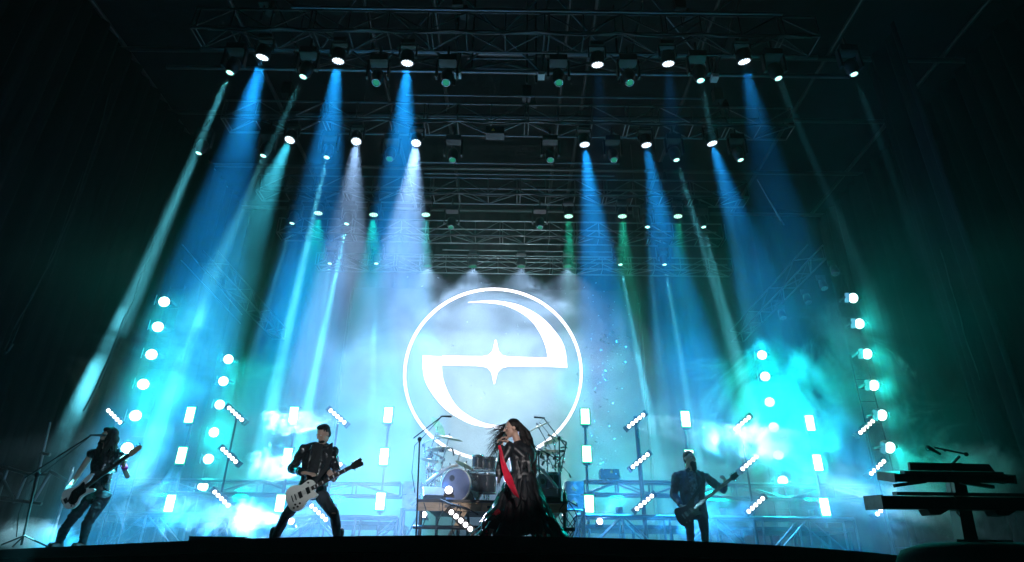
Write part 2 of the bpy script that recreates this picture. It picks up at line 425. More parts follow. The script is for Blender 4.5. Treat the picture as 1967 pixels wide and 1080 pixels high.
# ------------------------------------------------------------------ lamps
def cells(n_out=12, n_in=6, Rr=.115, r=.0195, z=-.142):
    b = MB(); pos = [(0, 0)] + [(.048 * math.cos(i * math.pi / 3), .048 * math.sin(i * math.pi / 3)) for i in range(6)] + \
        [(.094 * math.cos(i * math.pi / 6 + .26), .094 * math.sin(i * math.pi / 6 + .26)) for i in range(12)]
    for x, y in pos: b.lathe([(r, 0), (r * .9, -.008), (r * .4, -.012)], 10, (x, y, z))
    return b
def wash(p, target, label, col, power, deg, mk='cellw', drop=.38, group='round wash lamps hanging under the trusses', sc=1.0):
    t = thing('wash_light', label, 'stage lamp', (p.x, p.y, p.z + drop), group)
    part('wb', 'base', lambda: MB().box((0, 0, -.05), (.26, .17, .1)).box((0, 0, .01), (.1, .1, .04)), M['black'], t)
    part('wy', 'yoke', lambda: MB().box((-.165, 0, -.25), (.025, .07, .3)).box((.165, 0, -.25), (.025, .07, .3)).box((0, 0, -.11), (.355, .07, .025)), M['black'], t)
    h = part('wh', 'head', lambda: MB().lathe([(.07, .12), (.115, .1), (.135, .03), (.14, -.1), (.14, -.138), (.13, -.138)], 24), M['plastic'], t, True)
    h.location = (0, 0, -drop); d = V(target) - V(p); h.rotation_euler = d.to_track_quat('-Z', 'Y').to_euler(); h.scale = (sc,) * 3
    part('wr', 'lens_rim', lambda: MB().torus((0, 0, -.14), .132, .008), M['steel'], h, True)
    part('wc' + mk, 'lens_array', cells, M[mk], h)['kind'] = 'stuff'
    if power: spot(h, (0, 0, -.17), col, power, deg, .09)
    return t
def beam(p, target, label, col, power, deg, mk='beamw', drop=.8, group='narrow beam lamps hanging under the trusses'):
    t = thing('beam_light', label, 'stage lamp', (p.x, p.y, p.z + drop), group)
    part('bp', 'hanging_rod', lambda: MB().cyl((0, 0, -.3), (0, 0, .0), .025), M['steel'], t)
    part('bb', 'base', lambda: MB().box((0, 0, -.36), (.34, .22, .14)), M['black'], t)
    part('by', 'yoke', lambda: MB().box((-.2, 0, -.6), (.04, .1, .42)).box((.2, 0, -.6), (.04, .1, .42)).box((0, 0, -.41), (.42, .1, .03)), M['black'], t)
    h = part('bh', 'head', lambda: MB().lathe([(.08, .2), (.13, .17), (.15, .05), (.14, -.1), (.1, -.16), (.1, -.2), (.085, -.2)], 20), M['plastic'], t, True)
    h.location = (0, 0, -drop); h.scale = (.85,) * 3; d = V(target) - V(p); h.rotation_euler = d.to_track_quat('-Z', 'Y').to_euler()
    part('br', 'lens_rim', lambda: MB().torus((0, 0, -.2), .088, .013), M['chrome'], h, True)
    part('bl' + mk, 'lens', lambda: MB().lathe([(.078, 0), (.06, -.015), (.02, -.022)], 18, (0, 0, -.195)), M[mk], h)
    if power: spot(h, (0, 0, -.24), col, power, deg, .05, .2)
    return t
BL = (.01, .33, .95); LAV = (.36, .60, 1.0); TE = (.01, .80, .66); GR = (.02, .9, .55)
ordn = ['far left', 'second from the left', 'inner left', 'inner right', 'second from the right', 'far right']
SP = 14000
rowA = [((507, 98), (425, 420), BL, 3), ((651, 105), (610, 440), BL, 3), ((783, 109), (762, 440), BL, 2.6), ((1147, 112), (1165, 400), BL, .04), ((1283, 110), (1300, 400), BL, .05), ((1427, 106), (1490, 400), BL, .45)]
for i, (a, c, col, k) in enumerate(rowA):
    wash(at(*a, 9.2), at(*c, 10.0), 'round white wash lamp in the top row, %s of the six' % ordn[i], col, SP * k * 1.8, 18)
rowB = [((560, 261), (455, 500), (.06, .66, .88), 2.6), ((685, 264), (665, 480), LAV, 2.8), ((800, 267), (776, 500), LAV, 4), ((1122, 268), (1150, 520), BL, 3), ((1240, 269), (1285, 520), BL, 2.6), ((1365, 266), (1440, 500), BL, 2.0)]
for i, (a, c, col, k) in enumerate(rowB):
    wash(at(*a, 11.8), at(*c, 11.2 if i < 3 else 12.1), 'round white wash lamp in the second row, %s of the six' % ordn[i], col, SP * k * 1.5, 19 if i == 2 else 17)
rowC = [((612, 401), (590, 640), TE, .4), ((718, 404), (708, 640), TE, .8), ((818, 404), (815, 640), TE, .8), ((1092, 407), (1098, 640), GR, .8), ((1195, 407), (1205, 600), GR, .4), ((1302, 407), (1312, 640), GR, .2)]
for i, (a, c, col, k) in enumerate(rowC):
    wash(at(*a, 14.9), at(*c, 15.1), 'round greenish wash lamp in the third row, %s of the six' % ordn[i], col, SP * k * (1.7 if i in (0, 1) else 2), (34, 26, 13, 13, 20, 20)[i], 'cellg')
rowD = [((822, 503), 'far left'), ((908, 504), 'second'), ((1001, 504), 'third'), ((1090, 504), 'far right')]
for a, nm in rowD:
    wash(at(*a, 17.3), at(a[0], 700, 17.6), 'faint small wash lamp in the lowest row above the logo ring, %s of four' % nm, (.42, .66, 1), SP * .2, 110, 'beamd')
# narrow beams: (lamp, aim, power factor)
NB = [(9.2, [((447, 127), (262, 560), 1.6), ((588, 135), (470, 390), .5), ((725, 150), None, 0), ((858, 150), None, 0), ((1073, 150), None, 0), ((1208, 150), None, 0), ((1343, 142), (1430, 560), .22), ((1490, 138), (1610, 420), .10), ((1636, 130), (1735, 390), .08)]),
      (11.8, [((387, 283), (235, 600), 1.5), ((510, 288), (428, 500), .55), ((630, 291), (530, 740), 3.2), ((750, 297), None, 0), ((870, 299), None, 0), ((1057, 299), None, 0), ((1178, 299), None, 0), ((1296, 296), (1425, 720), .9), ((1418, 296), (1470, 420), .05)]),
      (14.9, [((564, 419), (480, 700), .6), ((668, 420), (600, 740), 4.2), ((867, 429), None, 0), ((1037, 429), None, 0), ((1243, 426), (1262, 640), .5), ((1349, 426), (1425, 700), 1.0)]),
      (17.2, [((635, 497), (600, 740), .9), ((723, 497), (716, 720), .6), ((1190, 499), (1240, 760), 1.6), ((1275, 499), (1320, 760), 1.6)])]
rn = ['top', 'second', 'third', 'lowest']
for ri, (Y, L_) in enumerate(NB):
    for i, (a, c, k) in enumerate(L_):
        p = at(*a, Y)
        lit = 'lit' if c else 'dark'
        pos = ['far left', 'second from the left', 'third from the left', 'fourth from the left', 'fifth from the left', 'sixth from the left', 'seventh from the left', 'eighth from the left', 'far right'][i if i < len(L_) - 1 else 8]
        tg = at(*c, Y) if c else p + V((0, -.3, -1))
        beam(p, tg, '%s narrow beam lamp in the %s row, %s' % ({'lit': 'teal lit', 'dark': 'nearly dark'}[lit], rn[ri], pos), (.10, .60, .74), SP * 12 * k, 3.0, 'beamw' if c else 'beamd')
# safety units on truss: warning boxes
for (px, py, Y), lb in (((951, 256, 11.5), 'black control box with yellow warning sticker under the second truss'), ):
    p = at(px, py, Y); t = thing('control_box', lb, 'box', p)
    MB().box((0, 0, 0), (.42, .25, .2)).build('housing', M['black'], t)
    MB().prism([(-.04, -.035), (.04, -.035), (0, .045)], 0, .006, Matrix(((1, 0, 0, -.04), (0, 0, -1, -.127), (0, 1, 0, .0), (0, 0, 0, 1)))).build('warning_sticker', M['yellow'], t)

# vertical towers with cyan blinders
def column(px, Y, label_t, group, side, name_pos, powers, sc=1.0):
    P = [at(x, y, Y) for x, y in px]
    mx = sum(p.x for p in P) / len(P)
    sl = (P[0].x - P[-1].x)
    t = thing('lamp_tower', label_t, 'lamp tower', (mx, Y + .28, F), 'towers carrying the cyan lamps')
    H = P[0].z - F + .5
    for x in (-.16, .16):
        rod('upright', (x, 0, 0), (x, 0, H), .014, M['black'], t)
    k = 0; z = .3
    while z < H:
        rod('rung', (-.16, 0, z), (.16, 0, z), .008, M['black'], t, 6); z += .45
    box('base_plate', (-.4, -.25, .002), (.4, .25, .03), M['steel'], t)
    for i, p in enumerate(P):
        p = V((p.x * .5 + mx * .5, p.y, p.z))
        b = thing('blinder_lamp', '%s lamp, %s from the top of the %s' % ('bright cyan', ['first', 'second', 'third', 'fourth', 'fifth', 'sixth'][i], name_pos), 'stage lamp', p, group)
        part('kb', 'yoke', lambda: MB().box((-.17, .06, 0), (.02, .25, .05)).box((.17, .06, 0), (.02, .25, .05)).box((0, .18, 0), (.36, .02, .05)), M['black'], b)
        h = part('kh', 'housing', lambda: MB().lathe([(.08, .16), (.13, .12), (.145, 0), (.145, -.06), (.13, -.06)], 24), M['plastic'], b, True)
        d = V(({'outer right column': .05, 'inner right column': -.35}.get(name_pos, .7), -1, -.38)); h.rotation_euler = d.to_track_quat('-Z', 'Y').to_euler(); h.scale = (sc,) * 3
        part('kl', 'lens_plate', lambda: MB().lathe([(.128, 0), (.12, -.006)], 24, (0, 0, -.055)), M['beamw'], h)
        part('kc', 'lens_array', lambda: cells(z=-.064, r=.0245), M['blind'], h)['kind'] = 'stuff'
        part('kd', 'barn_door', lambda: MB().box((.165, 0, -.11), (.008, .2, .16)), M['white'], b).rotation_euler = h.rotation_euler
        spot(h, (0, 0, -.15), (.0, .76, .66), powers[i], 92 if name_pos != 'inner right column' else 130, .09, 1)
OUTL = [(312, 580), (301, 628), (291, 681), (275, 738), (262, 798), (247, 860)]
OUTR = [(1636, 573), (1648, 622), (1663, 680), (1674, 740), (1691, 797), (1706, 859)]
INL = [(436, 690), (426, 732), (422, 777), (411, 830), (401, 881), (391, 934)]
INR = [(1464, 682), (1469, 723), (1478, 772), (1486, 820), (1495, 873), (1503, 923)]
BP = 210
column(OUTL, 12, 'thin ladder tower at the outer left with six cyan lamps', 'cyan lamps of the outer left tower', .4, 'outer left column', [BP * k for k in (.9, .9, .9, 1.4, .5, .4)], .85)
column(OUTR, 12, 'thin ladder tower at the outer right with six cyan lamps', 'cyan lamps of the outer right tower', -1.2, 'outer right column', [BP * k for k in (1.2, .9, .9, 1.1, 1.3, 1.3)], .85)
column(INL, 14.5, 'thin ladder tower at the inner left with six cyan lamps', 'cyan lamps of the inner left tower', .4, 'inner left column', [BP * k for k in (1.8, .9, .9, 2.8, .7, .7)], .9)
column(INR, 14.5, 'thin ladder tower at the inner right with six cyan lamps', 'cyan lamps of the inner right tower', -.6, 'inner right column', [BP * k for k in (3.2, 3, 2.8, 2.6, 2.2, 2.2)], .9)

# white LED panels on poles
PC = [([(363, 797), (350, 875), (327, 967)], 'far left'), ([(562, 797), (552, 877), (540, 967)], 'second from the left'), ([(745, 797), (737, 877), (732, 963)], 'left of the drums'),
      ([(1123, 800), (1127, 872), (1133, 968)], 'right of the drums'), ([(1318, 805), (1325, 880), (1331, 968)], 'second from the right'), ([(1557, 813), (1572, 889), (1582, 974)], 'far right')]
for P, nm in PC:
    Y = 13.4
    Q = [at(x, y, Y) for x, y in P]; mx = sum(p.x for p in Q) / 3
    t = thing('panel_pole', 'slim pole with three glowing panels, %s' % nm, 'light pole', (mx, Y + .12, F), 'poles carrying the glowing panels')
    rod('pole', (0, 0, 0), (0, 0, Q[0].z - F), .03, M['alu'], t)
    MB().lathe([(.28, .004), (.28, .02), (.06, .05), (.04, .12)], 20).build('foot', M['steel'], t, True)
    for i, q in enumerate(Q):
        p = V((mx * .6 + q.x * .4, Y, q.z))
        b = thing('light_panel', 'glowing white light panel with green rim, %s on the pole %s' % (['top', 'middle', 'bottom'][i], nm), 'light panel', p, 'glowing panels on poles'); b.scale = (.82,) * 3
        part('ph', 'housing', lambda: MB().box((0, .03, 0), (.27, .05, .46)).box((0, .07, 0), (.12, .04, .2)), M['black'], b)
        part('pg', 'rim', lambda: MB().box((0, .003, 0), (.25, .012, .44)), M['panelg'], b)
        part('pc', 'light_face', lambda: MB().box((0, -.006, 0), (.205, .012, .385)), M['panelc'], b)
        part('pb', 'bracket', lambda: MB().box((0, .09, -.25), (.16, .04, .05)), M['alu'], b)
        spot(b, (0, -.06, 0), (.01, .9, .45), 60 if (nm[:6] == 'second' and i == 1) else 14, 160, .1, 1, aim=(0, -1, 0))

# five lens bars
BR = [((219, 800), 'L', .3, 'upper bar beside the outer left tower'), ((452, 795), 'L', 1, 'upper bar right of the inner left tower'), ((440, 875), 'L', 1, 'middle bar right of the inner left tower'), ((425, 958), 'L', 1, 'lower bar right of the inner left tower'),
      ((648, 800), 'L', 3, 'upper bar behind the left guitarist head'), ((640, 880), 'L', 4, 'middle bar behind the left guitarist shoulder'), ((612, 985), 'L', 3, 'lower bar behind the left guitarist legs'),
      ((885, 1000), 'L', .4, 'bar lying below the drum riser'),
      ((1222, 808), 'R', 4, 'top bar on the black pole right of the drums'), ((1230, 885), 'R', 3, 'middle bar on the black pole right of the drums'), ((1238, 965), 'R', 1.4, 'bottom bar on the black pole right of the drums'),
      ((1426, 813), 'R', 1, 'upper bar left of the inner right tower'), ((1440, 889), 'R', 1, 'middle bar left of the inner right tower'), ((1452, 970), 'R', 1, 'lower bar left of the inner right tower'),
      ((1665, 820), 'R', .5, 'upper bar beside the outer right tower'), ((1686, 898), 'R', .2, 'middle bar beside the outer right tower'), ((1698, 975), 'R', .2, 'lower bar beside the outer right tower')]
for (c, sd, k, nm) in BR:
    Y = 12.6 if c != (885, 1000) else 9.4
    p = at(*c, Y); s = 1 if sd == 'L' else -1
    t = thing('lens_bar', 'slanted bar of five white lenses, %s' % nm, 'stage lamp', p, 'slanted bars of five lenses')
    ax = V((1, 0, -.78 * s)).normalized()
    sp = .096 if Y > 10 else .088
    rot = Matrix.Rotation(math.atan2(.78 * s, 1), 3, 'Y')
    key = 'bar%s%d' % (sd, Y)
    part(key, 'housing', lambda: MB().box((0, .06, 0), (sp * 5.4, .1, .1), rot), M['black'], t)
    part(key + 'y', 'bracket', lambda: MB().box((0, .14, 0), (.12, .1, .12), rot), M['black'], t)
    for e_ in (-1, 1): part(key + 'e%d' % e_, 'end_cap', lambda: MB().box(ax * sp * 2.8 * e_ + V((0, .06, 0)), (.02, .16, .12), rot), M['black'], t)
    for j in range(5):
        q = ax * ((j - 2) * sp)
        l = part(key + 'l', 'lens', lambda: MB().lathe([(sp * .38, 0), (sp * .34, -.015), (sp * .2, -.025)], 14), M['barl'], t, True)
        l.location = q + V((0, .008, 0)); l.rotation_euler = (R(-90), 0, 0)
        l.rotation_euler = V((0, -1, 0)).to_track_quat('-Z', 'Y').to_euler()
        if k >= .25:
            dd = V((-s * (3.6 + .12 * (j - 2)), -1.7, -1.15 - .10 * s * (j - 2)))
            spot(t, q + V((0, -.04, 0)), (.36, .78, .92), (1300 if k < 3 else 5200) * k, 2.6 if k < 3 else 5, .03, .5, aim=dd)
bp = thing('bar_pole', 'black pole holding three lens bars right of the drums', 'light pole', (at(1238, 965, 12.75).x, 12.8, F))
rod('pole', (0, 0, 0), (at(1222, 800, 12.8).x - at(1238, 965, 12.8).x, 0, at(1222, 800, 12.8).z - F), .045, M['steel'], bp)
MB().lathe([(.35, .004), (.35, .025), (.08, .05)], 20).build('foot', M['black'], bp, True)
for i, (px, py, Y, sdx) in enumerate(((452, 795, 12.75, 0), (648, 800, 12.75, 0), (1426, 813, 12.75, 0), (1665, 820, 12.75, 0), (219, 800, 12.75, 0))):
    a = at(px, py, Y)
    t = thing('bar_pole', 'thin black pole holding lens bars, %s' % ['right of the inner left tower', 'behind the left guitarist', 'left of the inner right tower', 'beside the outer right tower', 'beside the outer left tower'][i], 'light pole', (a.x, Y + .1, F))
    rod('pole', (0, 0, 0), (0, 0, a.z - F), .022, M['black'], t)
    box('foot', (-.25, -.25, .002), (.25, .25, .025), M['black'], t)
# teal up-lights added on the back platform to fill the low haze
for px, nm, k in ((300, 'far left', 1.2), (450, 'second from the left', 1.6), (640, 'left of the drums', 1.8), (1190, 'right of the drums', 1.5), (1390, 'second from the right', 1.5), (1560, 'far right', 2.0)):
    p = at(px, 985, 14.1); p.z = 2.74
    t = thing('fill_lamp', 'added small teal uplight on the back platform, %s' % nm, 'stage lamp', p, 'added teal uplights on the back platform')
    part('ub', 'base', lambda: MB().box((0, 0, .02), (.2, .16, .04)), M['black'], t)
    part('uh', 'head', lambda: MB().lathe([(.05, .04), (.075, .07), (.08, .17), (.07, .17)], 18), M['plastic'], t, True)
    part('ul', 'lens', lambda: MB().lathe([(.068, .165), (.05, .17)], 18), M['beamw'], t)
    spot(t, (0, 0, .2), (.0, .85, .68), 1000 * k, 90 if k < 2 else 62, .05, 1, aim=(0, 1, .45) if k < 2 else (.1, -.12, 1))
# floor lamps; the two behind the drum riser are added to whiten the smoke
for (px, py, Y, dx, k, nm, col) in ((1152, 1003, 12.9, .9, 1.4, 'small bright floor lamp on the right deck truss throwing a blue beam up', (.15, .4, 1)), (862, 943, 9.9, 0, .16, 'small bright lamp in front of the bass drum', (.7, .6, 1)),
                                    (560, 1003, 12.3, -2.2, .6, 'bright floor lamp behind the left guitarist throwing white light left', (.45, .68, 1)),
                                    (815, 990, 13.6, .3, 1.2, 'added floor lamp behind the left end of the drum riser lighting the smoke', (.60, .86, .88)), (1085, 990, 13.6, -.3, 1.2, 'added floor lamp behind the right end of the drum riser lighting the smoke', (.60, .86, .88))):
    p = at(px, py, Y); t = thing('floor_lamp', nm, 'stage lamp', p)
    MB().lathe([(.04, .1), (.07, .06), (.075, 0), (.065, 0)], 16, (0, 0, 0), V((dx * .2, -1, .5)).to_track_quat('-Z', 'Y')).build('housing', M['black'], t, True)
    MB().ell((0, -.02, .01), (.055, .03, .055)).build('lens', M['foot'], t, True)
    MB().box((0, .05, -.07), (.16, .12, .03)).build('stand', M['black'], t)
    spot(t, (0, -.07, .03), col, 3000 * k, 40 if abs(dx) > .5 else 120 if not dx else 60, .04, .8, aim=(dx * 1.0, -.5, .9 if dx > 0 else .15) if abs(dx) > .5 or not dx else (dx, .6, .75))
# ------------------------------------------------------------------ deck trusses, risers
def rail_truss(label, p0, p1, h, dp, bay, r=.03, group='low trusses standing across the back of the stage'):
    """upright ladder truss: two faces, dp apart"""
    t = thing('deck_truss', label, 'truss', (p0.x, p0.y, p0.z), group)
    L_ = p1.x - p0.x; n = max(1, int(round(L_ / bay))); bw = L_ / n; m = M['alu']
    for y in (0, dp):
        for z in (0, h): rod('chord', (0, y, z), (L_, y, z), r, m, t)
        for i in range(n + 1):
            rod('post', (i * bw, y, 0), (i * bw, y, h), r * .7, m, t)
            if i < n:
                s = i % 2
                rod('brace', (i * bw + bw * s, y, 0), (i * bw + bw * (1 - s), y, h), r * .6, m, t)
    return t
def LR(px0, px1, py0, py1, Y):
    a = at(px0, py1, Y); c = at(px1, py1, Y); tz = at((px0 + px1) / 2, py0, Y).z
    bz = at((px0 + px1) / 2, py1, Y).z; return V((a.x, Y, bz)), V((c.x, Y, bz)), tz - bz
for px0, px1, py0, py1, Y, bay, lb in ((215, 768, 924, 949, 13.9, 1.0, 'upper silver truss across the back deck left of the drums'), (1122, 1320, 925, 950, 13.9, .85, 'upper silver truss across the back deck right of the drums'),
                                       (1322, 1700, 931, 957, 14.1, 1.0, 'upper silver truss across the back deck behind the right guitarist')):
    a, c, h = LR(px0, px1, py0, py1, Y); rail_truss(lb, a, c, h, .34, bay)
for px0, px1, py0, Y, bay, lb in ((200, 764, 991, 12.75, .85, 'lower silver deck truss left of the drums, standing on the stage'), (1108, 1640, 995, 12.75, .9, 'lower silver deck truss right of the drums, standing on the stage')):
    a = at(px0, py0, Y); c = at(px1, py0, Y); z = at((px0 + px1) / 2, py0, Y).z
    rail_truss(lb, V((a.x, Y, F + .01)), V((c.x, Y, F + .01)), z - F, .45, bay, .032)
# platform behind the lower truss
a = at(200, 991, 13.3); c = at(764, 991, 13.3); tz = at(480, 991, 12.75).z
for x0, x1, lb in ((a.x, c.x, 'left'), (at(1108, 991, 13.3).x, at(1640, 991, 13.3).x, 'right')):
    t = thing('back_platform', 'black platform carried behind the lower deck truss on the %s side' % lb, 'platform', ((x0 + x1) / 2, 13.8, F))
    box('platform_top', (x0 - (x0 + x1) / 2, -.4, tz - F - .09), (x1 - (x0 + x1) / 2, 1.1, tz - F - .02), M['black'], t)
    for k in range(6):
        xx = (x1 - x0) * (k / 5 - .5) * .98
        for yy in (-.3, 1.0): rod('leg', (xx, yy, 0), (xx, yy, tz - F - .09), .03, M['steel'], t)
# truss corner towers with diamond plates
def corner(px, nm):
    Y = 12.4; p = at(px, 1010, Y); z0 = at(px, 977, Y).z; z1 = at(px, 924, Y).z; s = .33
    t = thing('truss_tower', 'short silver truss tower with diamond cut corner blocks, %s of the drums' % nm, 'truss tower', (p.x, Y, F))
    for x in (-s / 2, s / 2):
        for y in (0, s): rod('leg', (x, y, 0), (x, y, z0 - F), .028, M['alu'], t)
    rod('brace', (-s / 2, 0, .08), (s / 2, 0, z0 - F - .06), .018, M['alu'], t)
    rod('brace', (-s / 2, 0, z0 - F - .03), (s / 2, 0, z0 - F - .03), .018, M['alu'], t)
    rod('brace', (-s / 2, 0, .05), (s / 2, 0, .05), .018, M['alu'], t)
    hh = (z1 - z0) / 2
    for k in range(2):
        zc = z0 - F + hh * (k + .5)
        o = link('corner_block', None, t) if 0 else None
        b = MB(); h = hh / 2 - .008; d = h * .62
        for (yy, ax) in ((0, 0), (s, 0)):
            sq = [(-s / 2, -h), (s / 2, -h), (s / 2, h), (-s / 2, h)]; di = [(0, -d), (d, 0), (0, d), (-d, 0)]
            vs = []
            for y_ in (yy - .008, yy + .008):
                vs += [V((x, y_, zc + z)) for x, z in sq] + [V((x, y_, zc + z)) for x, z in di]
            fs = []
            for o_ in (0, 8):
                q = [(0, 1, 5, 4), (0, 4, 7, 3), (1, 2, 6, 5), (3, 7, 6, 2)]
                q = [(0, 1, 4), (1, 5, 4), (1, 2, 5), (2, 6, 5), (2, 3, 6), (3, 7, 6), (3, 0, 7), (0, 4, 7)]
                fs += [tuple(i + o_ for i in f) for f in q]
            fs += [(4 + i, 4 + (i + 1) % 4, 12 + (i + 1) % 4, 12 + i) for i in range(4)] + [(i, (i + 1) % 4, 8 + (i + 1) % 4, 8 + i) for i in range(4)]
            b.add(vs, fs)
        for x in (-s / 2, s / 2): b.box((x, s / 2, zc), (.016, s - .02, h * 2))
        b.build('corner_block', M['plate'], t)
corner(786, 'left'); corner(1106, 'right')
# equipment case on the right truss
p = at(1172, 911, 13.95); t = thing('equipment_box', 'black equipment box with small yellow sticker on the upper right deck truss', 'box', p)
MB().box((0, .15, 0), (.40, .3, .22)).build('housing', M['black'], t)
MB().prism([(-.03, -.03), (.03, -.03), (.03, .01), (0, .04), (-.03, .01)], 0, .005, Matrix(((1, 0, 0, .03), (0, 0, -1, -.002), (0, 1, 0, .05), (0, 0, 0, 1)))).build('warning_sticker', M['yellow'], t)
rod('cable', (.2, .1, .0), (.26, .05, -.08), .01, M['white'], t)
rod('handle', (-.22, .15, -.06), (-.22, .15, .06), .012, M['steel'], t)
# low black step at the left edge
a = atz(372, 1036, F + .01); c = atz(480, 1032, F + .01)
p0 = at(372, 1031, 7.6); p1 = at(478, 1030, 7.6)
box_o = box('stage_step', (p0.x, 7.5, F + .001), (p1.x, 8.3, p0.z), M['deck']); tag(box_o, 'low flat black step on the stage edge left of the left guitarist', 'step')

# ------------------------------------------------------------------ drum riser and kit
RY = 10.2; x0 = at(802, 965, RY).x; x1 = at(1091, 965, RY).x; RZ = at(947, 961, RY).z; rc = (x0 + x1) / 2; rh = RZ - F; hw = (x1 - x0) / 2
rs = thing('drum_riser', 'raised drum platform with pale plywood edge and dark metal legs', 'drum riser', (rc, RY, F))
box('riser_top', (-hw, 0, rh - .035), (hw, 2.6, rh), M['black'], rs)
nb = 7
for i in range(nb):
    xa = -hw + .01 + (2 * hw - .02) * i / nb; xb = -hw + .01 + (2 * hw - .02) * (i + 1) / nb - .008
    box('edge_board', (xa, .02, rh - .165), (xb, .06, rh - .04), M['wood'], rs)
    if i % 2: box('edge_slot', (xa + .08, .015, rh - .12), (xb - .08, .03, rh - .08), M['steel'], rs)
for x in (-hw + .05, -hw * .45, hw * .35, hw - .05):
    for y in (.1, 2.5): rod('leg', (x, y, 0), (x, y, rh - .04), .03, M['steel'], rs)
rod('cross_bar', (-hw - .05, .05, rh * .5), (hw + .1, .05, rh * .5), .03, M['black'], rs)
rod('cross_bar', (-hw - .1, .0, .07), (hw + .1, .0, .07), .035, M['black'], rs)
MB().box((-hw + .55, .08, rh * .42), (.06, .03, rh * 1.0), Matrix.Rotation(R(32), 3, 'Y')).build('brace_board', M['wood'], rs)
for i, x in enumerate((-hw + .3, -hw + .7, -.1, .55, hw - .35)):
    MB().box((x, .5, .16), (.26, .3, .14)).build('under_case', [M['steel'], M['wood'], M['black']][i % 3], rs)
for k in range(5):
    xx = hw - .05 + .03 * k; b = MB().tube([(xx - .1 * math.sin(j * .8 + k), .02 + .02 * k, rh - .02 - j * .09) for j in range(7)], .008)
    b.build('cable', M['black'], rs)
for k in range(3):
    b = MB().tube([(-hw + .1 + .25 * k + .05 * math.sin(j * .9 + k), -.01, rh - .05 - j * .1) for j in range(5 + k)], .008); b.build('cable', M['black'], rs)
b = MB().tube([(-hw + .35, -.02, rh), (-hw + .5, -.04, rh - .06), (-hw + .75, -.05, rh - .12), (-hw + .95, -.05, rh - .22)], .012).build('cable', M['black'], rs)

def D(px, py, Y): return at(px, py, Y)
# kick drum
def drum(name, label, c, r, L_, axis, shell, head, port=False, hoopm='white', feet=True, lugs=8):
    t = thing(name, label, 'drum', c, 'drums on the riser'); q = V(axis).normalized().to_track_quat('Z', 'Y')
    MB().lathe([(r, 0), (r * 1.0, L_)], 36, (0, 0, 0), q, False).build('shell', shell, t, True)
    for z in (0, L_):
        MB().lathe([(r * 1.0, z - .018), (r * 1.05, z - .02), (r * 1.05, z + .02), (r * 1.0, z + .022)], 36, (0, 0, 0), q, False).build('hoop', M[hoopm], t, True)
    b = MB()
    if port:
        n = 36; o1 = [q @ V((r * math.cos(2 * math.pi * i / n), r * math.sin(2 * math.pi * i / n), L_)) for i in range(n)]
        b.loft([o1, [q @ V((r * .985 * math.cos(2 * math.pi * i / n), r * .985 * math.sin(2 * math.pi * i / n), L_ + .004)) for i in range(n)]])
        hq = q @ V((-r * .3, r * .45, L_ + .006)); 
        b.build('drum_head', head, t)
        MB().torus(hq, r * .17, .007, q).build('port_ring', M['steel'], t); MB().lathe([(r * .16, 0), (r * .1, .001)], 18, hq, q).build('port_hole', M['cloth'], t)
    else:
        b.lathe([(r * .99, L_ - .001), (r * .97, L_ + .003)], 30, (0, 0, 0), q).build('drum_head', head, t)
        MB().lathe([(r * .97, -.003), (r * .99, .001)], 30, (0, 0, 0), q).build('drum_head', head, t)
    for i in range(lugs):
        a = 2 * math.pi * (i + .5) / lugs
        p = V((r * 1.03 * math.cos(a), r * 1.03 * math.sin(a), 0))
        rod('tension_rod', q @ (p + V((0, 0, .01))), q @ (p + V((0, 0, L_ - .01))), .005, M['chrome'], t, 6)
        MB().box(q @ (p + V((0, 0, L_ * .5))), (.02, .02, .05), q.to_matrix()).build('lug', M['chrome'], t)
    return t
kc = D(876, 928, 10.75); kr = .262
kc.z = RZ + kr * 1.08
ax = V((-.38, -.92, 0)).normalized()
k = drum('bass_drum', 'large bass drum with blue grey front head and pale hoop facing the crowd', kc - ax * .45, kr, .45, ax, M['drum'], M['drumhead'], True, lugs=10)
for s in (-1, 1): rod('spur', V((ax.y * kr * s * .9, -ax.x * kr * s * .9, -.1)) + ax * .35, V((ax.y * kr * s * 1.5, -ax.x * kr * s * 1.5, -kr * 1.08 + .006)) + ax * .45, .01, M['chrome'], k)
k2 = D(1040, 930, 11.2); k2.z = RZ + .30
drum('bass_drum', 'second bass drum half hidden behind the singer on the right', k2 + V((-.1, .3, 0)), .25, .4, (.45, -.9, 0), M['drum'], M['drumhead'], True, lugs=8)
for (px, py, r, L_, lb) in ((918, 888, .10, .2, 'small black rack tom right above the bass drum'), (940, 892, .11, .2, 'second black rack tom behind the singer hair'), (902, 925, .14, .24, 'black floor tom to the right of the bass drum'),
                            (935, 930, .16, .3, 'black floor tom behind the singer skirt edge'), (1062, 925, .14, .26, 'black floor tom at the right end of the kit')):
    p = D(px, py, 11.15); t = drum('tom_drum', lb, p - V((0, 0, L_ / 2)), r, L_, (0, -.12, 1), M['drum'], M['white'], hoopm='chrome', lugs=6)
    rod('stand_leg', (0, r * 1.1, L_ * .6), (0, r * 1.1, RZ - p.z + L_ / 2 + .005), .012, M['chrome'], t)
def stand(name, label, top, baseY=None, group='cymbals on stands', cat='cymbal', base=None):
    g = V((top.x, top.y, RZ)) if base is None else V(base)
    t = thing(name, label, cat, g, group); h = top - g
    return t, h
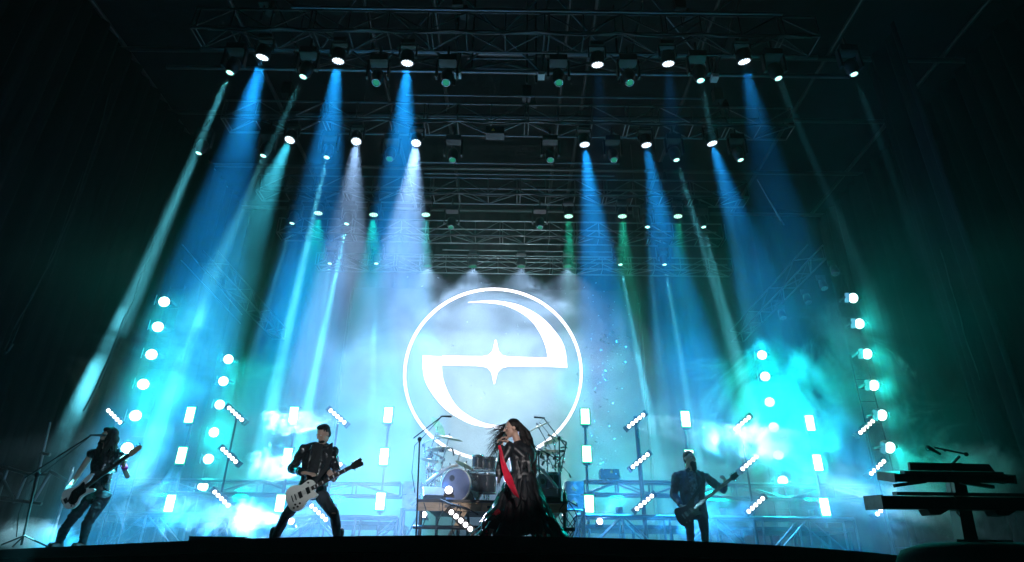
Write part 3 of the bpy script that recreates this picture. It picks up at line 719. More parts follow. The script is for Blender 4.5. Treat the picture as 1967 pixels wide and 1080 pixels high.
def cymbal(px, py, r, tilt, az, lb, off=(0, 0), Y=11.1):
    p = D(px, py, Y); b = V((p.x + off[0], p.y + .1, RZ)); t = thing('cymbal_stand', lb, 'cymbal', b, 'cymbals on stands'); l = p - b
    q = Matrix.Rotation(R(az), 3, 'Z') @ Matrix.Rotation(R(tilt), 3, 'Y'); q = q.to_quaternion()
    MB().lathe([(r, -.012), (r * .6, .002), (r * .24, .012), (r * .2, .022), (r * .1, .032), (.004, .034), (r * .1, .029), (r * .2, .018), (r * .26, .008), (r * .6, -.002), (r, -.0135)], 36, l, q).build('cymbal', M['gold'], t, True)
    MB().cyl(l - q @ V((0, 0, .04)), l + q @ V((0, 0, .07)), .012).build('wing_nut', M['chrome'], t)
    el = V((0, 0, l.z * .62)); rod('stand_tube', (0, 0, .25), el, .013, M['chrome'], t); rod('boom', el, l - q @ V((0, 0, .03)), .009, M['chrome'], t)
    MB().box(el, (.04, .04, .05)).build('clamp', M['steel'], t)
    for a in range(3):
        c, s = math.cos(a * 2.1 + 1), math.sin(a * 2.1 + 1)
        rod('leg', (0, 0, .3), (.26 * c, .26 * s, .012), .009, M['chrome'], t)
    return t
cymbal(843, 819, .2, 52, 20, 'steeply tilted crash cymbal at the upper left of the drum kit', (-.15, 0))
cymbal(862, 841, .25, 12, -30, 'wide flat ride cymbal above the left side of the kit', (-.1, 0), 10.9)
cymbal(842, 862, .22, -8, 10, 'flat cymbal below the wide ride on the left', (-.1, 0), 11.3)
cymbal(893, 893, .17, 24, 10, 'small cymbal just above the bass drum', (.1, 0), 10.9)
cymbal(866, 897, .13, -20, 30, 'little splash cymbal left above the bass drum', (-.12, 0), 11.0)
cymbal(1034, 820, .25, -28, 20, 'tilted crash cymbal right behind the singer shoulder', (.3, 0))
cymbal(1048, 868, .25, -6, 10, 'wide flat cymbal low on the right of the kit', (.2, 0), 11.2)
cymbal(1062, 846, .18, -18, -10, 'small cymbal at the far right of the kit', (.1, 0), 11.3)
cymbal(826, 884, .16, 10, 10, 'pair of hi-hat cymbals at the far left of the kit', (-.02, 0), 11.2)
# rack
def uprt(px0, py0, px1, py1, Y, r=.014, m='chrome', t=None, name='tube'):
    a = D(px0, py0, Y); c = D(px1, py1, Y); o = t.location if t else V((0, 0, 0)); return rod(name, a - V(o), c - V(o), r, M[m], t)
rk = thing('drum_rack', 'chrome tube rack with clamps and microphones around the drum kit', 'drum rack', (rc, 11.4, RZ))
for q in ((822, 955, 815, 850), (838, 955, 829, 858), (822, 930, 862, 898), (815, 850, 856, 838), (829, 870, 852, 880), (818, 905, 842, 885), (1068, 955, 1088, 850), (1050, 955, 1052, 866), (1088, 850, 1052, 835),
          (1030, 900, 1076, 955), (1044, 860, 1078, 882), (1060, 900, 1084, 870), (905, 960, 915, 905), (930, 960, 932, 900), (900, 905, 950, 905), (898, 930, 950, 930), (880, 885, 884, 872)):
    uprt(*q, 11.4, .016, 'chrome', rk)
rr = random.Random(3)
for k_ in range(46):
    left = k_ % 2
    px = rr.uniform(812, 868) if left else rr.uniform(1030, 1088); py = rr.uniform(850, 950)
    if k_ > 30: px = rr.uniform(898, 950); py = rr.uniform(900, 955)
    p = D(px, py, 11.3 + rr.uniform(-.2, .2)) - rk.location
    MB().box(p, (rr.uniform(.02, .05), .03, rr.uniform(.03, .08)), Matrix.Rotation(rr.uniform(0, 3), 3, 'Y')).build('clamp', [M['steel'], M['chrome'], M['black']][k_ % 3], rk)
for k_ in range(16):
    px = rr.uniform(815, 860) if k_ % 2 else rr.uniform(1035, 1082); py = rr.uniform(855, 925)
    p = D(px, py, 11.2) - rk.location; q = p + V((rr.uniform(-.2, .2), 0, rr.uniform(-.14, .1)))
    rod('microphone_arm', p, q, .006, M['steel'], rk, 6); MB().cap(q, q + V((rr.uniform(-.04, .04), 0, -.05)), .013, .016).build('microphone', M['black'], rk, True)
MB().tube([D(820, 927, 10.95) - rk.location, D(838, 912, 10.95) - rk.location, D(862, 898, 10.95) - rk.location, D(880, 893, 10.95) - rk.location], .028, 8).build('curved_tube', M['white'], rk, True)
MB().tube([D(1030, 895, 10.95) - rk.location, D(1050, 912, 10.95) - rk.location, D(1068, 935, 10.95) - rk.location, D(1076, 955, 10.95) - rk.location], .028, 8).build('curved_tube', M['white'], rk, True)
# wedge monitors on the riser, bottle, cup
def wedge(p, wd, lb, rz=0, cat='speaker', name='floor_monitor'):
    t = thing(name, lb, cat, p, None, R(rz))
    mx = Matrix(((0, 0, 1, 0), (1, 0, 0, 0), (0, 1, 0, 0), (0, 0, 0, 1)))
    MB().prism([(-.12, 0), (.2, 0), (.2, .2), (.1, .23), (-.15, .06)], -wd / 2, wd / 2, mx).build('cabinet', M['plastic'], t)
    MB().box((0, -.045, .152), (wd * .92, .27, .008), Matrix.Rotation(R(-34.2) * -1, 3, 'X')).build('grille', M['grille'], t)
    return t
p = D(832, 958, 10.45); wedge(V((p.x, 10.5, RZ + .002)), .36, 'black wedge monitor on the left corner of the drum riser', 12)
p = D(1058, 958, 10.45); wedge(V((p.x, 10.5, RZ + .002)), .36, 'black wedge monitor on the right corner of the drum riser', -12)
p = D(1074, 950, 10.4); o = MB().lathe([(.033, 0), (.035, .2), (.03, .2), (.028, .02)], 16).build('cup', M['plastic'], None, True); o.location = (p.x, 10.4, RZ + .002); tag(o, 'tall black cup standing on the right end of the drum riser', 'cup')
t = thing('bottle', 'green bottle beside the black cup on the drum riser', 'bottle', (p.x + .09, 10.42, RZ + .002))
MB().lathe([(.03, 0), (.032, .12), (.012, .17), (.012, .2)], 14).build('body', M['bottle'], t, True); MB().lathe([(.013, .2), (.013, .22)], 12).build('cap', M['white'], t)
# overhead microphone stands
def micstand(label, base, top, b0, b1, Y, lb2=None, mic=(-.12, 0, .0), r=.013, group=None):
    P0 = V((top.x if base is None else base.x, Y, base.z)); t = thing('microphone_stand', label, 'microphone stand', P0, group)
    o = P0
    rod('pole', (0, 0, .02), top - o, r, M['black'], t)
    for a in range(3): rod('leg', (0, 0, .14), (.3 * math.cos(a * 2.09 + .4), .3 * math.sin(a * 2.09 + .4), .012), .011, M['black'], t)
    rod('boom', b0 - o, b1 - o, r * .75, M['black'], t)
    MB().ell(top - o, (.035, .035, .04)).build('clutch', M['black'], t, True)
    m = b1 - o
    MB().cap(m - V(mic) * .1, m + V(mic), .012, .017).build('microphone', M['steel'], t, True)
    MB().tube([b1 - o, b1 - o + V((-.07, 0, -.08)), (b0 - o).lerp(b1 - o, .4) + V((-.02, 0, -.12)), top - o + V((-.07, 0, -.1)), top - o + V((-.08, 0, -.5)), top - o + V((-.01, 0, -.8))], .006).build('cable', M['black'], t)
    return t
Y = 9.9
micstand('tall black overhead microphone stand left of the bass drum', V((D(801, 1020, Y).x, Y, F)), D(806, 844, Y), D(794, 842, Y), D(849, 800, Y), Y, mic=(.14, 0, .0))
Y = 10.9
micstand('black overhead microphone stand on the right of the kit', V((D(1078, 960, Y).x, Y, RZ)), D(1074, 842, Y), D(1090, 862, Y), D(1044, 803, Y), Y, mic=(-.15, 0, .01))
Y = 10.6
micstand('short black microphone stand behind the singer back', V((D(1040, 960, Y).x, Y, RZ)), D(1034, 870, Y), D(1072, 884, Y), D(1028, 858, Y), Y, mic=(-.08, 0, .02))

# ------------------------------------------------------------------ people
TMP = bpy.data.scenes.new('tmp')
def remesh(b, name, m, parent, vox=.009, smooth=3, disp=0, freq=9, stretch=(1, 1, .5)):
    me = b.mesh(name, m); o = bpy.data.objects.new('tmp', me); TMP.collection.objects.link(o)
    r = o.modifiers.new('r', 'REMESH'); r.mode = 'VOXEL'; r.voxel_size = vox; r.use_smooth_shade = True
    s = o.modifiers.new('s', 'SMOOTH'); s.factor = .5; s.iterations = smooth
    with bpy.context.temp_override(scene=TMP, view_layer=TMP.view_layers[0]):
        dg = bpy.context.evaluated_depsgraph_get()
    nm = bpy.data.meshes.new_from_object(o.evaluated_get(dg)); nm.name = name
    bpy.data.objects.remove(o)
    nm.materials.clear(); nm.materials.append(m)
    if disp:
        n_ = len(nm.vertices); co = [0.0] * (3 * n_); no = [0.0] * (3 * n_)
        nm.vertices.foreach_get('co', co); nm.vertices.foreach_get('normal', no)
        for i in range(0, 3 * n_, 3):
            q = V((co[i] * stretch[0], co[i + 1] * stretch[1], co[i + 2] * stretch[2])) * freq
            f = disp * (1 - abs(noise.noise(q + V((0, 0, 1.7 * noise.noise(q * .7))))) * 2.2)
            co[i] += no[i] * f; co[i + 1] += no[i + 1] * f; co[i + 2] += no[i + 2] * f
        nm.vertices.foreach_set('co', co); nm.update()
    nm.polygons.foreach_set('use_smooth', [True] * len(nm.polygons))
    return link(name, nm, parent)
def frame(fwd, up):
    f = V(fwd).normalized(); u = V(up); r = f.cross(u).normalized(); u = r.cross(f).normalized()
    return Matrix((r, f, u)).transposed()   # columns: right, forward, up
def head(b, c, fr, sc=1.0, jaw=1.0):
    q = fr.to_quaternion(); T = lambda x, y, z: c + fr @ V((x * sc, y * sc, z * sc))
    b.ell(T(0, -.012, .03), (.076 * sc, .094 * sc, .092 * sc), q, 18, 12)          # skull
    b.ell(T(0, .022, -.035), (.06 * sc, .068 * sc, .075 * sc * jaw), q, 16, 10)    # face
    b.ell(T(0, .05, -.088), (.034 * sc, .032 * sc, .026 * sc), q)                  # chin
    b.ell(T(0, .083, .022), (.05 * sc, .014 * sc, .013 * sc), q)                   # brow
    b.cap(T(0, .088, .015), T(0, .112, -.022), .008 * sc, .0135 * sc)              # nose
    b.ell(T(0, .09, -.052), (.024 * sc, .011 * sc, .007 * sc), q); b.ell(T(0, .088, -.064), (.021 * sc, .011 * sc, .007 * sc), q)  # lips
    for s in (-1, 1):
        b.ell(T(.076 * s, -.005, -.008), (.009 * sc, .02 * sc, .031 * sc), q)      # ears
        b.ell(T(.042 * s, .064, -.022), (.02 * sc, .018 * sc, .018 * sc), q)       # cheeks
def eyes(parent, c, fr, sc=1.0):
    for s in (-1, 1):
        MB().ell(c + fr @ V((.031 * s * sc, .082 * sc, .002 * sc)), (.012 * sc, .008 * sc, .007 * sc), fr.to_quaternion(), 10, 6).build('eye', M['white'], parent, True)
        MB().ell(c + fr @ V((.031 * s * sc, .0895 * sc, .002 * sc)), (.005 * sc, .003 * sc, .005 * sc), fr.to_quaternion(), 8, 5).build('iris', M['hair'], parent, True)
def hand(b, wr, d, nrm, side, curls=(.6, .7, .8, .9), bend=.35, sc=1.0, spread=.05, thumb_out=.9):
    """palm from the wrist along d, palm faces nrm; side=+1 puts the thumb on the +lateral side"""
    d = V(d).normalized(); n = V(nrm); n = (n - d * n.dot(d)).normalized(); l = d.cross(n).normalized() * side
    fr = Matrix((l, d, n)).transposed().to_quaternion()
    b.ell(wr + d * .045 * sc, (.038 * sc, .052 * sc, .017 * sc), fr, 12, 8)
    b.cap(wr - d * .02 * sc, wr + d * .03 * sc, .024 * sc, .026 * sc)
    kn = wr + d * .085 * sc
    Ls = (.074, .084, .078, .06)
    for i in range(4):
        o = kn + l * (.027 - .018 * i) * sc; ang = curls[i] * bend; dd = d + l * (.5 - i * .33) * spread
        p = o - d * .02 * sc; r = .0098 * sc
        for k, f in enumerate((.46, .3, .24)):
            ang_k = ang * (k + 1)
            v = (d * math.cos(ang_k) + n * math.sin(ang_k) + l * (.5 - i * .33) * spread).normalized()
            q_ = p + v * (Ls[i] * f * sc + (.02 * sc if k == 0 else 0)); b.cap(p, q_, r, r * .9, 8); p = q_; r *= .93
    t0 = wr + d * .025 * sc + l * .025 * sc; t1 = t0 + (l * thumb_out + d * .7 + n * .35).normalized() * .042 * sc; t2 = t1 + (d * .9 + l * .25 + n * .5).normalized() * .032 * sc
    b.cap(t0, t1, .0135 * sc, .012 * sc, 8); b.cap(t1, t2, .0115 * sc, .009 * sc, 8)
def ribs(b, secs, n=20):
    """body trunk: list of (centre, half width vector, half depth vector)"""
    rings = []
    for c, a, d in secs:
        rings.append([V(c) + V(a) * math.cos(2 * math.pi * i / n) + V(d) * math.sin(2 * math.pi * i / n) for i in range(n)])
    b.loft(rings)
def pelvis_torso(b, J, g=1.0, wmul=1.0):
    sd = (J['shR'] - J['shL']).normalized(); hd = (J['hipR'] - J['hipL']).normalized()
    pc = (J['hipL'] + J['hipR']) / 2; nc = J['neck']; up = (nc - pc)
    sec = []
    for t, w_, d_, mixs in ((-.16, .10, .08, 0), (-.06, .165, .115, 0), (.08, .17, .12, .1), (.28, .145, .105, .35), (.48, .15, .11, .6), (.68, .172, .12, .85), (.84, .165, .105, 1), (.95, .11, .08, 1), (1.02, .06, .06, 1)):
        s = (hd * (1 - mixs) + sd * mixs).normalized(); c = pc + up * t; f = s.cross(up.normalized()).normalized()
        sec.append((c, s * w_ * g * wmul, f * d_ * g))
    ribs(b, sec)
def limbs(b, J, g=1.0, arms=True, legs=True, fore=True, scale=1.0):
    for s in 'LR':
        if arms:
            b.cap(J['sh' + s], J['el' + s], .054 * g * scale, .042 * g * scale); b.ell(J['sh' + s], (.062 * g * scale,) * 3)
            if fore: b.cap(J['el' + s], J['wr' + s], .042 * g * scale, .029 * g * scale)
        if legs:
            b.cap(J['hip' + s], J['kn' + s], .085 * g * scale, .056 * g * scale); b.cap(J['kn' + s], J['an' + s], .056 * g * scale, .038 * g * scale)
            m = J['kn' + s].lerp(J['an' + s], .28); b.ell(m + V((0, .015, 0)), (.052 * g * scale,) * 3)
def boots(J, parent, m, toe=(0, -1, 0), name='boot', h=.16):
    for s in 'LR':
        a = J['an' + s]; f = V(J.get('toe' + s, toe)).normalized(); g = V((a.x, a.y, a.z))
        b = MB(); b.cap(a + V((0, 0, h)), V((a.x, a.y, .06)), .058, .05); b.cap(V((a.x, a.y, .045)) - f * .04, V((a.x, a.y, .04)) + f * .16, .044, .038)
        q = f.to_track_quat('Y', 'Z'); 
        b.box(V((a.x, a.y, .013)) + f * .06, (.085, .27, .024), q.to_matrix())
        remesh(b, name, m, parent, .009, 2)

def person(label, root, J, headfr, headc, skinm, sc=1.0):
    t = thing('person', label, 'person', root); return t

# ---- left guitarist (leather jacket, white guitar)
G1Y = 8.9
def jp(px, py, dy, Y, root): return at(px, py, Y + dy) - root
def mk(root, Y, d): return {k: jp(v[0], v[1], v[2], Y, root) for k, v in d.items()}
root = V((at(597, 1000, G1Y).x, G1Y, F))
J = mk(root, G1Y, dict(headc=(621, 834, -.06), neck=(615, 853, 0), shL=(584, 862, .0), shR=(640, 866, .02), elL=(561, 900, .05), wrL=(584, 909, -.2), elR=(646, 906, .12), wrR=(640, 921, -.17),
                       hipL=(588, 945, .02), hipR=(612, 944, .02), knL=(549, 992, -.05), knR=(643, 990, -.05), anL=(528, 1030, .05), anR=(650, 1036, .05)))
J['anL'] = V((J['anL'].x - .02, .05, .08)); J['anR'] = V((J['anR'].x + .01, .05, .08)); J['toeL'] = V((-.6, -1, 0)); J['toeR'] = V((.6, -1, 0))
t = thing('person', 'man in black leather jacket with legs wide apart playing a white guitar', 'person', root)
fr = frame((-.42, -.72, -.42), (-.12, -.3, 1))
b = MB(); head(b, J['headc'], fr, 1.02); b.cap(J['headc'] + fr @ V((0, -.02, -.06)), J['neck'] - V((0, 0, .05)), .056, .062)
pelvis_torso(b, J, .92); limbs(b, J, .9)
hand(b, J['wrL'], V((1, -.25, -.05)), V((.0, .5, -1)), 1, (.35, .4, .5, .6), .45, 1.05)
hand(b, J['wrR'], V((-.15, -.75, .5)), V((-.5, .5, .35)), -1, (.9, 1, 1.1, 1.1), .75, 1.05)
bd = remesh(b, 'body', M['skin'], t, .0075, 2)
eyes(t, J['headc'], fr, 1.02)
b = MB(); q = fr.to_quaternion(); b.ell(J['headc'] + fr @ V((0, -.024, .048)), (.082, .094, .085), q, 18, 12); b.ell(J['headc'] + fr @ V((0, .03, .105)), (.052, .05, .03), q); b.ell(J['headc'] + fr @ V((0, -.06, -.01)), (.072, .055, .07), q)
remesh(b, 'hair', M['hair'], t, .008, 2, .004, 40)
b = MB(); b.ell(J['headc'] + fr @ V((0, .048, -.084)), (.044, .04, .034), q); remesh(b, 'beard', M['hair2'], t, .008, 2, .002, 60)
b = MB(); pelvis_torso(b, J, 1.0); remesh(b, 'shirt', M['cloth'], t, .01, 3, .008, 9)
# open jacket: sleeves, back and two front panels
def jacket(b, J, open_w=.06, length=.05, g=1.0):
    sd = (J['shR'] - J['shL']).normalized(); pc = (J['hipL'] + J['hipR']) / 2; nc = J['neck']; up = nc - pc
    hd = (J['hipR'] - J['hipL']).normalized()
    n = 30; rows_o = []; rows_i = []
    for t_, w_, d_ in ((length, .195, .145), (.25, .175, .135), (.45, .18, .135), (.65, .2, .14), (.8, .175, .125), (.92, .125, .10), (1.0, .08, .08)):
        s = (hd * (1 - t_) + sd * t_).normalized(); c = pc + up * t_; f = s.cross(up.normalized()).normalized()
        if f.y > 0: f = -f
        a0 = math.asin(min(.9, open_w / w_))
        ro = []; ri = []
        for i in range(n + 1):
            a = a0 + (2 * math.pi - 2 * a0) * i / n      # angle 0 = front centre
            v = s * math.sin(a) * w_ * g + f * math.cos(a) * d_ * g
            ro.append(c + v); ri.append(c + v * .88)
        rows_o.append(ro); rows_i.append(ri)
    rings = [ro + ri[::-1] for ro, ri in zip(rows_o, rows_i)]
    b.loft(rings, True)
    for s in 'LR':
        b.cap(J['sh' + s] + V((0, 0, -.015)), J['neck'].lerp(J['sh' + s], .3) + V((0, 0, -.01)), .064, .052); b.cap(J['sh' + s] + V((0, .01, -.02)), J['neck'].lerp((J['hipL'] + J['hipR']) / 2, .3), .075, .09)
        b.ell(J['sh' + s] - V((0, 0, .012)), (.068 * g, .07, .068)); b.cap(J['sh' + s] - V((0, 0, .015)), J['el' + s], .066 * g, .055 * g); b.cap(J['el' + s], J['el' + s].lerp(J['wr' + s], .86), .055 * g, .04 * g)
b = MB(); jacket(b, J, .07, .10); remesh(b, 'leather_jacket', M['leather'], t, .010, 2, .014, 9)
for s_ in (-1, 1):
    sdv = (J['shR'] - J['shL']).normalized(); a = (J['hipL'] + J['hipR']) / 2 + (J['neck'] - (J['hipL'] + J['hipR']) / 2) * .12
    MB().tube([a + sdv * .078 * s_ + V((0, -.135, 0)), a.lerp(J['neck'], .5) + sdv * .075 * s_ + V((0, -.145, 0)), a.lerp(J['neck'], .92) + sdv * .07 * s_ + V((0, -.115, 0))], .0055).build('jacket_zip', M['chrome'], t)
b = MB()
pc = (J['hipL'] + J['hipR']) / 2; b.ell(pc + V((0, 0, .04)), (.185, .135, .12)); limbs(b, J, 1.12, arms=False)
remesh(b, 'jeans', M['denim'], t, .01, 2, .009, 11)
MB().ell(J['knR'] + V((.0, -.064, .02)), (.03, .006, .009)).build('knee_tear', M['skin'], t)
boots(J, t, M['shoe'])
G1J, G1root = J, root

# ---- guitars
def fr3(p_tail, p_head, face=(0, -1, 0)):
    x = (p_head - p_tail).normalized(); z = V(face); z = (z - x * z.dot(x)).normalized(); y = z.cross(x)
    return Matrix(((x.x, y.x, z.x, p_tail.x), (x.y, y.y, z.y, p_tail.y), (x.z, y.z, z.z, p_tail.z), (0, 0, 0, 1)))
def spline(P, n=4):
    out = []; m = len(P)
    for i in range(m):
        p0, p1, p2, p3 = P[i - 1], P[i], P[(i + 1) % m], P[(i + 2) % m]
        for k in range(n):
            u_ = k / n
            out.append(tuple(.5 * ((2 * p1[j]) + (-p0[j] + p2[j]) * u_ + (2 * p0[j] - 5 * p1[j] + 4 * p2[j] - p3[j]) * u_ ** 2 + (-p0[j] + 3 * p1[j] - 3 * p2[j] + p3[j]) * u_ ** 3) for j in (0, 1)))
    return out
def guitar(label, cat, mx, body, bm, neckx0, neckx1, scale_end, headpts, style, strapm='leather', nst=6):
    t = thing('bass_guitar' if nst == 4 else 'electric_guitar', label, cat, mx.translation.copy()); t.rotation_euler = mx.to_euler()
    o = MB().prism(spline(body), -.02, .02).build('body', bm, t); md = o.modifiers.new('b', 'BEVEL'); md.width = .006; md.segments = 3; md.limit_method = 'ANGLE'; md.angle_limit = R(50)
    MB().box(((neckx0 + neckx1) / 2, 0, .018), (neckx1 - neckx0, .05, .022)).build('neck', M['frets'] if bm is not M['gdark'] else M['gdark'], t)
    MB().box(((neckx0 + neckx1) / 2, 0, .0315), (neckx1 - neckx0 - .002, .052, .004)).build('fretboard', M['frets'], t)
    n = 20
    for i in range(n):
        xx = neckx1 - (neckx1 - neckx0 + .04) * (1 - 2 ** (-i / 12.)) * 1.45
        if xx > neckx0 + .01: MB().box((xx, 0, .0345), (.0025, .05, .002)).build('fret', M['chrome'], t)
        if i in (2, 4, 6, 8, 11, 14, 16) and style == 'lp': MB().box((xx + .012, 0, .034), (.016, .034, .0015)).build('inlay', M['white'], t)
    MB().prism(headpts, .0, .016).build('headstock', M['gdark'] if style != 'p' else M['wood'], t)
    for i in range(nst):
        if style == 'lp' or style == 'prs': sx, sy = (neckx1 + .035 + .038 * (i % 3), (.052 if i < 3 else -.052))
        else: sx, sy = (neckx1 + .05 + .045 * i, .052)
        MB().cyl((sx, sy * .6, .008), (sx, sy, .008), .004).ell((sx, sy * 1.15, .008), (.008, .009, .006)).build('tuning_peg', M['chrome'], t)
    for i in range(nst):
        yy = (i - (nst - 1) / 2) * (.046 / nst)
        rod('string', (scale_end, yy * 1.3, .036), (neckx1 + .04, yy, .0365), .0009, M['chrome'], t, 4)
    return t
lpb = [(0, 0), (.02, -.11), (.09, -.165), (.17, -.155), (.225, -.115), (.28, -.105), (.335, -.12), (.385, -.10), (.365, -.055), (.37, -.03), (.40, 0), (.40, .035), (.385, .09), (.335, .125), (.28, .12), (.23, .115), (.165, .15), (.09, .165), (.02, .11)]
# G1: tail at (553,958) neck joint ~ (612,925) head tip (695,886)
tail = at(552, 966, G1Y - .22); tip = at(697, 886, G1Y - .34)
mx = fr3(tail, tip, (0, -1, .12)); Ltot = (tip - tail).length; sN = Ltot
gt = guitar('white single cutaway electric guitar held by the man in leather', 'guitar', mx, [(x * 1.06, y * 1.06) for x, y in lpb], M['gwhite'], .36, sN - .17, .11,
            [(sN - .17, -.025), (sN - .15, -.042), (sN - .01, -.055), (sN, -.02), (sN - .015, 0), (sN, .02), (sN - .01, .055), (sN - .15, .042), (sN - .17, .025)], 'lp')
for x in (.2, .31): MB().box((x, 0, .028), (.045, .085, .014)).build('pickup', M['pickguard'], gt)
MB().box((.135, 0, .03), (.014, .085, .018)).build('bridge', M['chrome'], gt); MB().box((.09, 0, .03), (.012, .09, .014)).build('tailpiece', M['chrome'], gt)
for x, y in ((.07, -.115), (.12, -.125), (.10, -.085), (.16, -.10)): MB().cyl((x, y, .02), (x, y, .036), .012).build('knob', M['gdark'], gt)
MB().cyl((.345, .095, .02), (.345, .095, .035), .012).build('switch', M['gdark'], gt)
def strap(t, mx, pts, w_, m):
    inv = Matrix.LocRotScale(t.location, t.rotation_euler, None).inverted(); P = [inv @ V(p) for p in pts]
    b = MB()
    vs = []
    for i, p in enumerate(P):
        d = (P[min(i + 1, len(P) - 1)] - P[max(i - 1, 0)]).normalized(); wv = (inv.to_3x3() @ V((0, -1, 0))).cross(d).normalized() * w_ / 2
        nn = wv.cross(d).normalized() * .003
        vs.append([p - wv - nn, p + wv - nn, p + wv + nn, p - wv + nn])
    b.loft(vs); return b.build('strap', m, t)
rt = root
strap(gt, mx, [mx @ V((.39, .05, .0)), at(628, 897, G1Y - .19), at(634, 874, G1Y - .15), rt + G1J['shR'] + V((-.03, -.05, .09)), rt + G1J['shR'] + V((-.06, .1, .05))], .055, M['cloth'])

# ---- bassist
BY = 9.4
root = V((at(168, 1000, BY).x, BY, F))
J = mk(root, BY, dict(headc=(208, 838, -.05), neck=(203, 866, 0), shL=(176, 872, .0), shR=(231, 876, .02), elL=(146, 918, .08), wrL=(125, 949, -.16), elR=(252, 912, .10), wrR=(238, 893, -.2),
                      hipL=(172, 955, .02), hipR=(200, 954, .02), knL=(129, 1008, -.08), knR=(167, 1006, -.05), anL=(112, 1045, .05), anR=(157, 1045, .05)))
J['elR'] = jp(245, 915, .02, BY, root)
J['anL'] = V((J['anL'].x, .06, .08)); J['anR'] = V((J['anR'].x, .06, .08))
t = thing('person', 'long haired bassist in black sleeveless top singing into a microphone at far left', 'person', root)
fr = frame((-.45, -.85, .02), (.12, -.05, 1)); q = fr.to_quaternion()
b = MB(); head(b, J['headc'], fr, .98); b.cap(J['headc'] + fr @ V((0, -.02, -.06)), J['neck'] - V((0, 0, .05)), .048, .054)
pelvis_torso(b, J, .88); limbs(b, J, .86)
hand(b, J['wrL'], V((-.1, -.3, -1)), V((1, .2, 0)), -1, (.8, .9, 1, 1.1), .55, 1.0)
hand(b, J['wrR'], V((-.1, -.6, .8)), V((-.4, .6, .2)), -1, (.9, 1, 1.1, 1.1), .75, 1.0)
remesh(b, 'body', M['skin'], t, .0075, 2); eyes(t, J['headc'], fr)
b = MB(); hc = J['headc']
b.ell(hc + fr @ V((0, -.03, .045)), (.092, .098, .09), q, 18, 12); b.ell(hc + fr @ V((0, .045, .085)), (.07, .045, .035), q)
rr = random.Random(5)
for k_ in range(46):
    a = rr.uniform(.5, 2 * math.pi - .5); st = hc + fr @ V((.085 * math.sin(a), .07 * math.cos(a) - .03, .03)); L_ = rr.uniform(.22, .40)
    pts = [st]
    for s_ in range(1, 6):
        f = s_ / 5; sp_ = 1 + .35 * math.sin(f * 2.4)
        pts.append(hc + fr @ V((.092 * sp_ * math.sin(a), .075 * math.cos(a) * sp_ - .035, 0)) + V((.012 * math.sin(s_ * 2.1 + k_), .01 * math.cos(s_ * 1.7 + k_), .03 - L_ * f)))
    b.tube(pts, [.02, .022, .022, .02, .015, .006])
remesh(b, 'hair', M['hair2'], t, .0085, 1, .005, 45)
b = MB(); pelvis_torso(b, J, .97); b.cap(J['shL'], J['shL'].lerp(J['neck'], .3), .064, .06); b.cap(J['shR'], J['shR'].lerp(J['neck'], .3), .064, .06); b.cap(J['neck'] - V((0, 0, .04)), J['neck'] + V((0, 0, .03)), .066, .058)
remesh(b, 'sleeveless_top', M['leather'], t, .01, 3, .007, 9)
b = MB(); pc = (J['hipL'] + J['hipR']) / 2; b.ell(pc + V((0, 0, .03)), (.165, .125, .11)); limbs(b, J, 1.06, arms=False); remesh(b, 'jeans', M['denim'], t, .01, 2, .012, 13, stretch=(.5, .5, 1.3))
boots(J, t, M['shoe'])
for s_, m_, nm in (('L', 'cloth', 'wrist_band'), ('R', 'cuff', 'wrist_band')):
    e = J['el' + s_]; w_ = J['wr' + s_]; b = MB().cyl(w_.lerp(e, .42 if s_ == 'L' else .32), w_.lerp(e, .08), .042, .038, 18); b.build(nm, M[m_], t, True)
tail = at(122, 968, BY - .28); tip = at(274, 857, BY - .4); mx = fr3(tail, tip, (0.05, -1, .1)); sN = (tip - tail).length
pb = [(0, -.02), (.02, -.11), (.09, -.165), (.17, -.155), (.22, -.115), (.28, -.10), (.35, -.115), (.41, -.14), (.44, -.125), (.42, -.085), (.37, -.05), (.365, 0), (.39, .04), (.45, .075), (.50, .10), (.50, .125), (.44, .14), (.36, .13), (.28, .105), (.2, .12), (.13, .16), (.07, .165), (.02, .11)]
gt = guitar('white bass guitar with black pickguard held by the bassist', 'bass guitar', mx, [(x * 1.0, y * .92) for x, y in pb], M['gwhite'], .34, sN - .2, .06,
            [(sN - .2, -.028), (sN - .17, -.035), (sN - .03, -.03), (sN, 0), (sN - .02, .035), (sN - .17, .055), (sN - .2, .028)], 'p', nst=4)
MB().prism(spline([(.08, -.02), (.1, -.1), (.17, -.115), (.24, -.07), (.33, -.07), (.35, 0), (.36, .08), (.28, .07), (.18, .07), (.13, .03)]), .0202, .0235).build('pickguard', M['pickguard'], gt)
MB().box((.21, .015, .028), (.03, .06, .01)).box((.235, -.02, .028), (.03, .05, .01)).build('pickup', M['pickguard'], gt); MB().box((.06, 0, .027), (.05, .075, .012)).build('bridge', M['chrome'], gt)
for x, y in ((.1, -.12), (.14, -.13)): MB().cyl((x, y, .02), (x, y, .036), .011).build('knob', M['chrome'], gt)
strap(gt, mx, [mx @ V((.49, .11, 0)), at(222, 905, BY - .15), at(224, 886, BY - .13), root + J['shR'] + V((-.05, -.03, .085)), root + J['shR'] + V((-.08, .1, .05))], .06, M['leather'])
# his microphone stand
Y = 9.0
t = micstand('black microphone stand with long boom in front of the bassist', V((at(40, 1050, Y).x, Y - .1, F)), at(72, 912, Y), at(48, 918, Y), at(176, 836, Y - .02), Y, mic=(.15, .06, .012), r=.014)

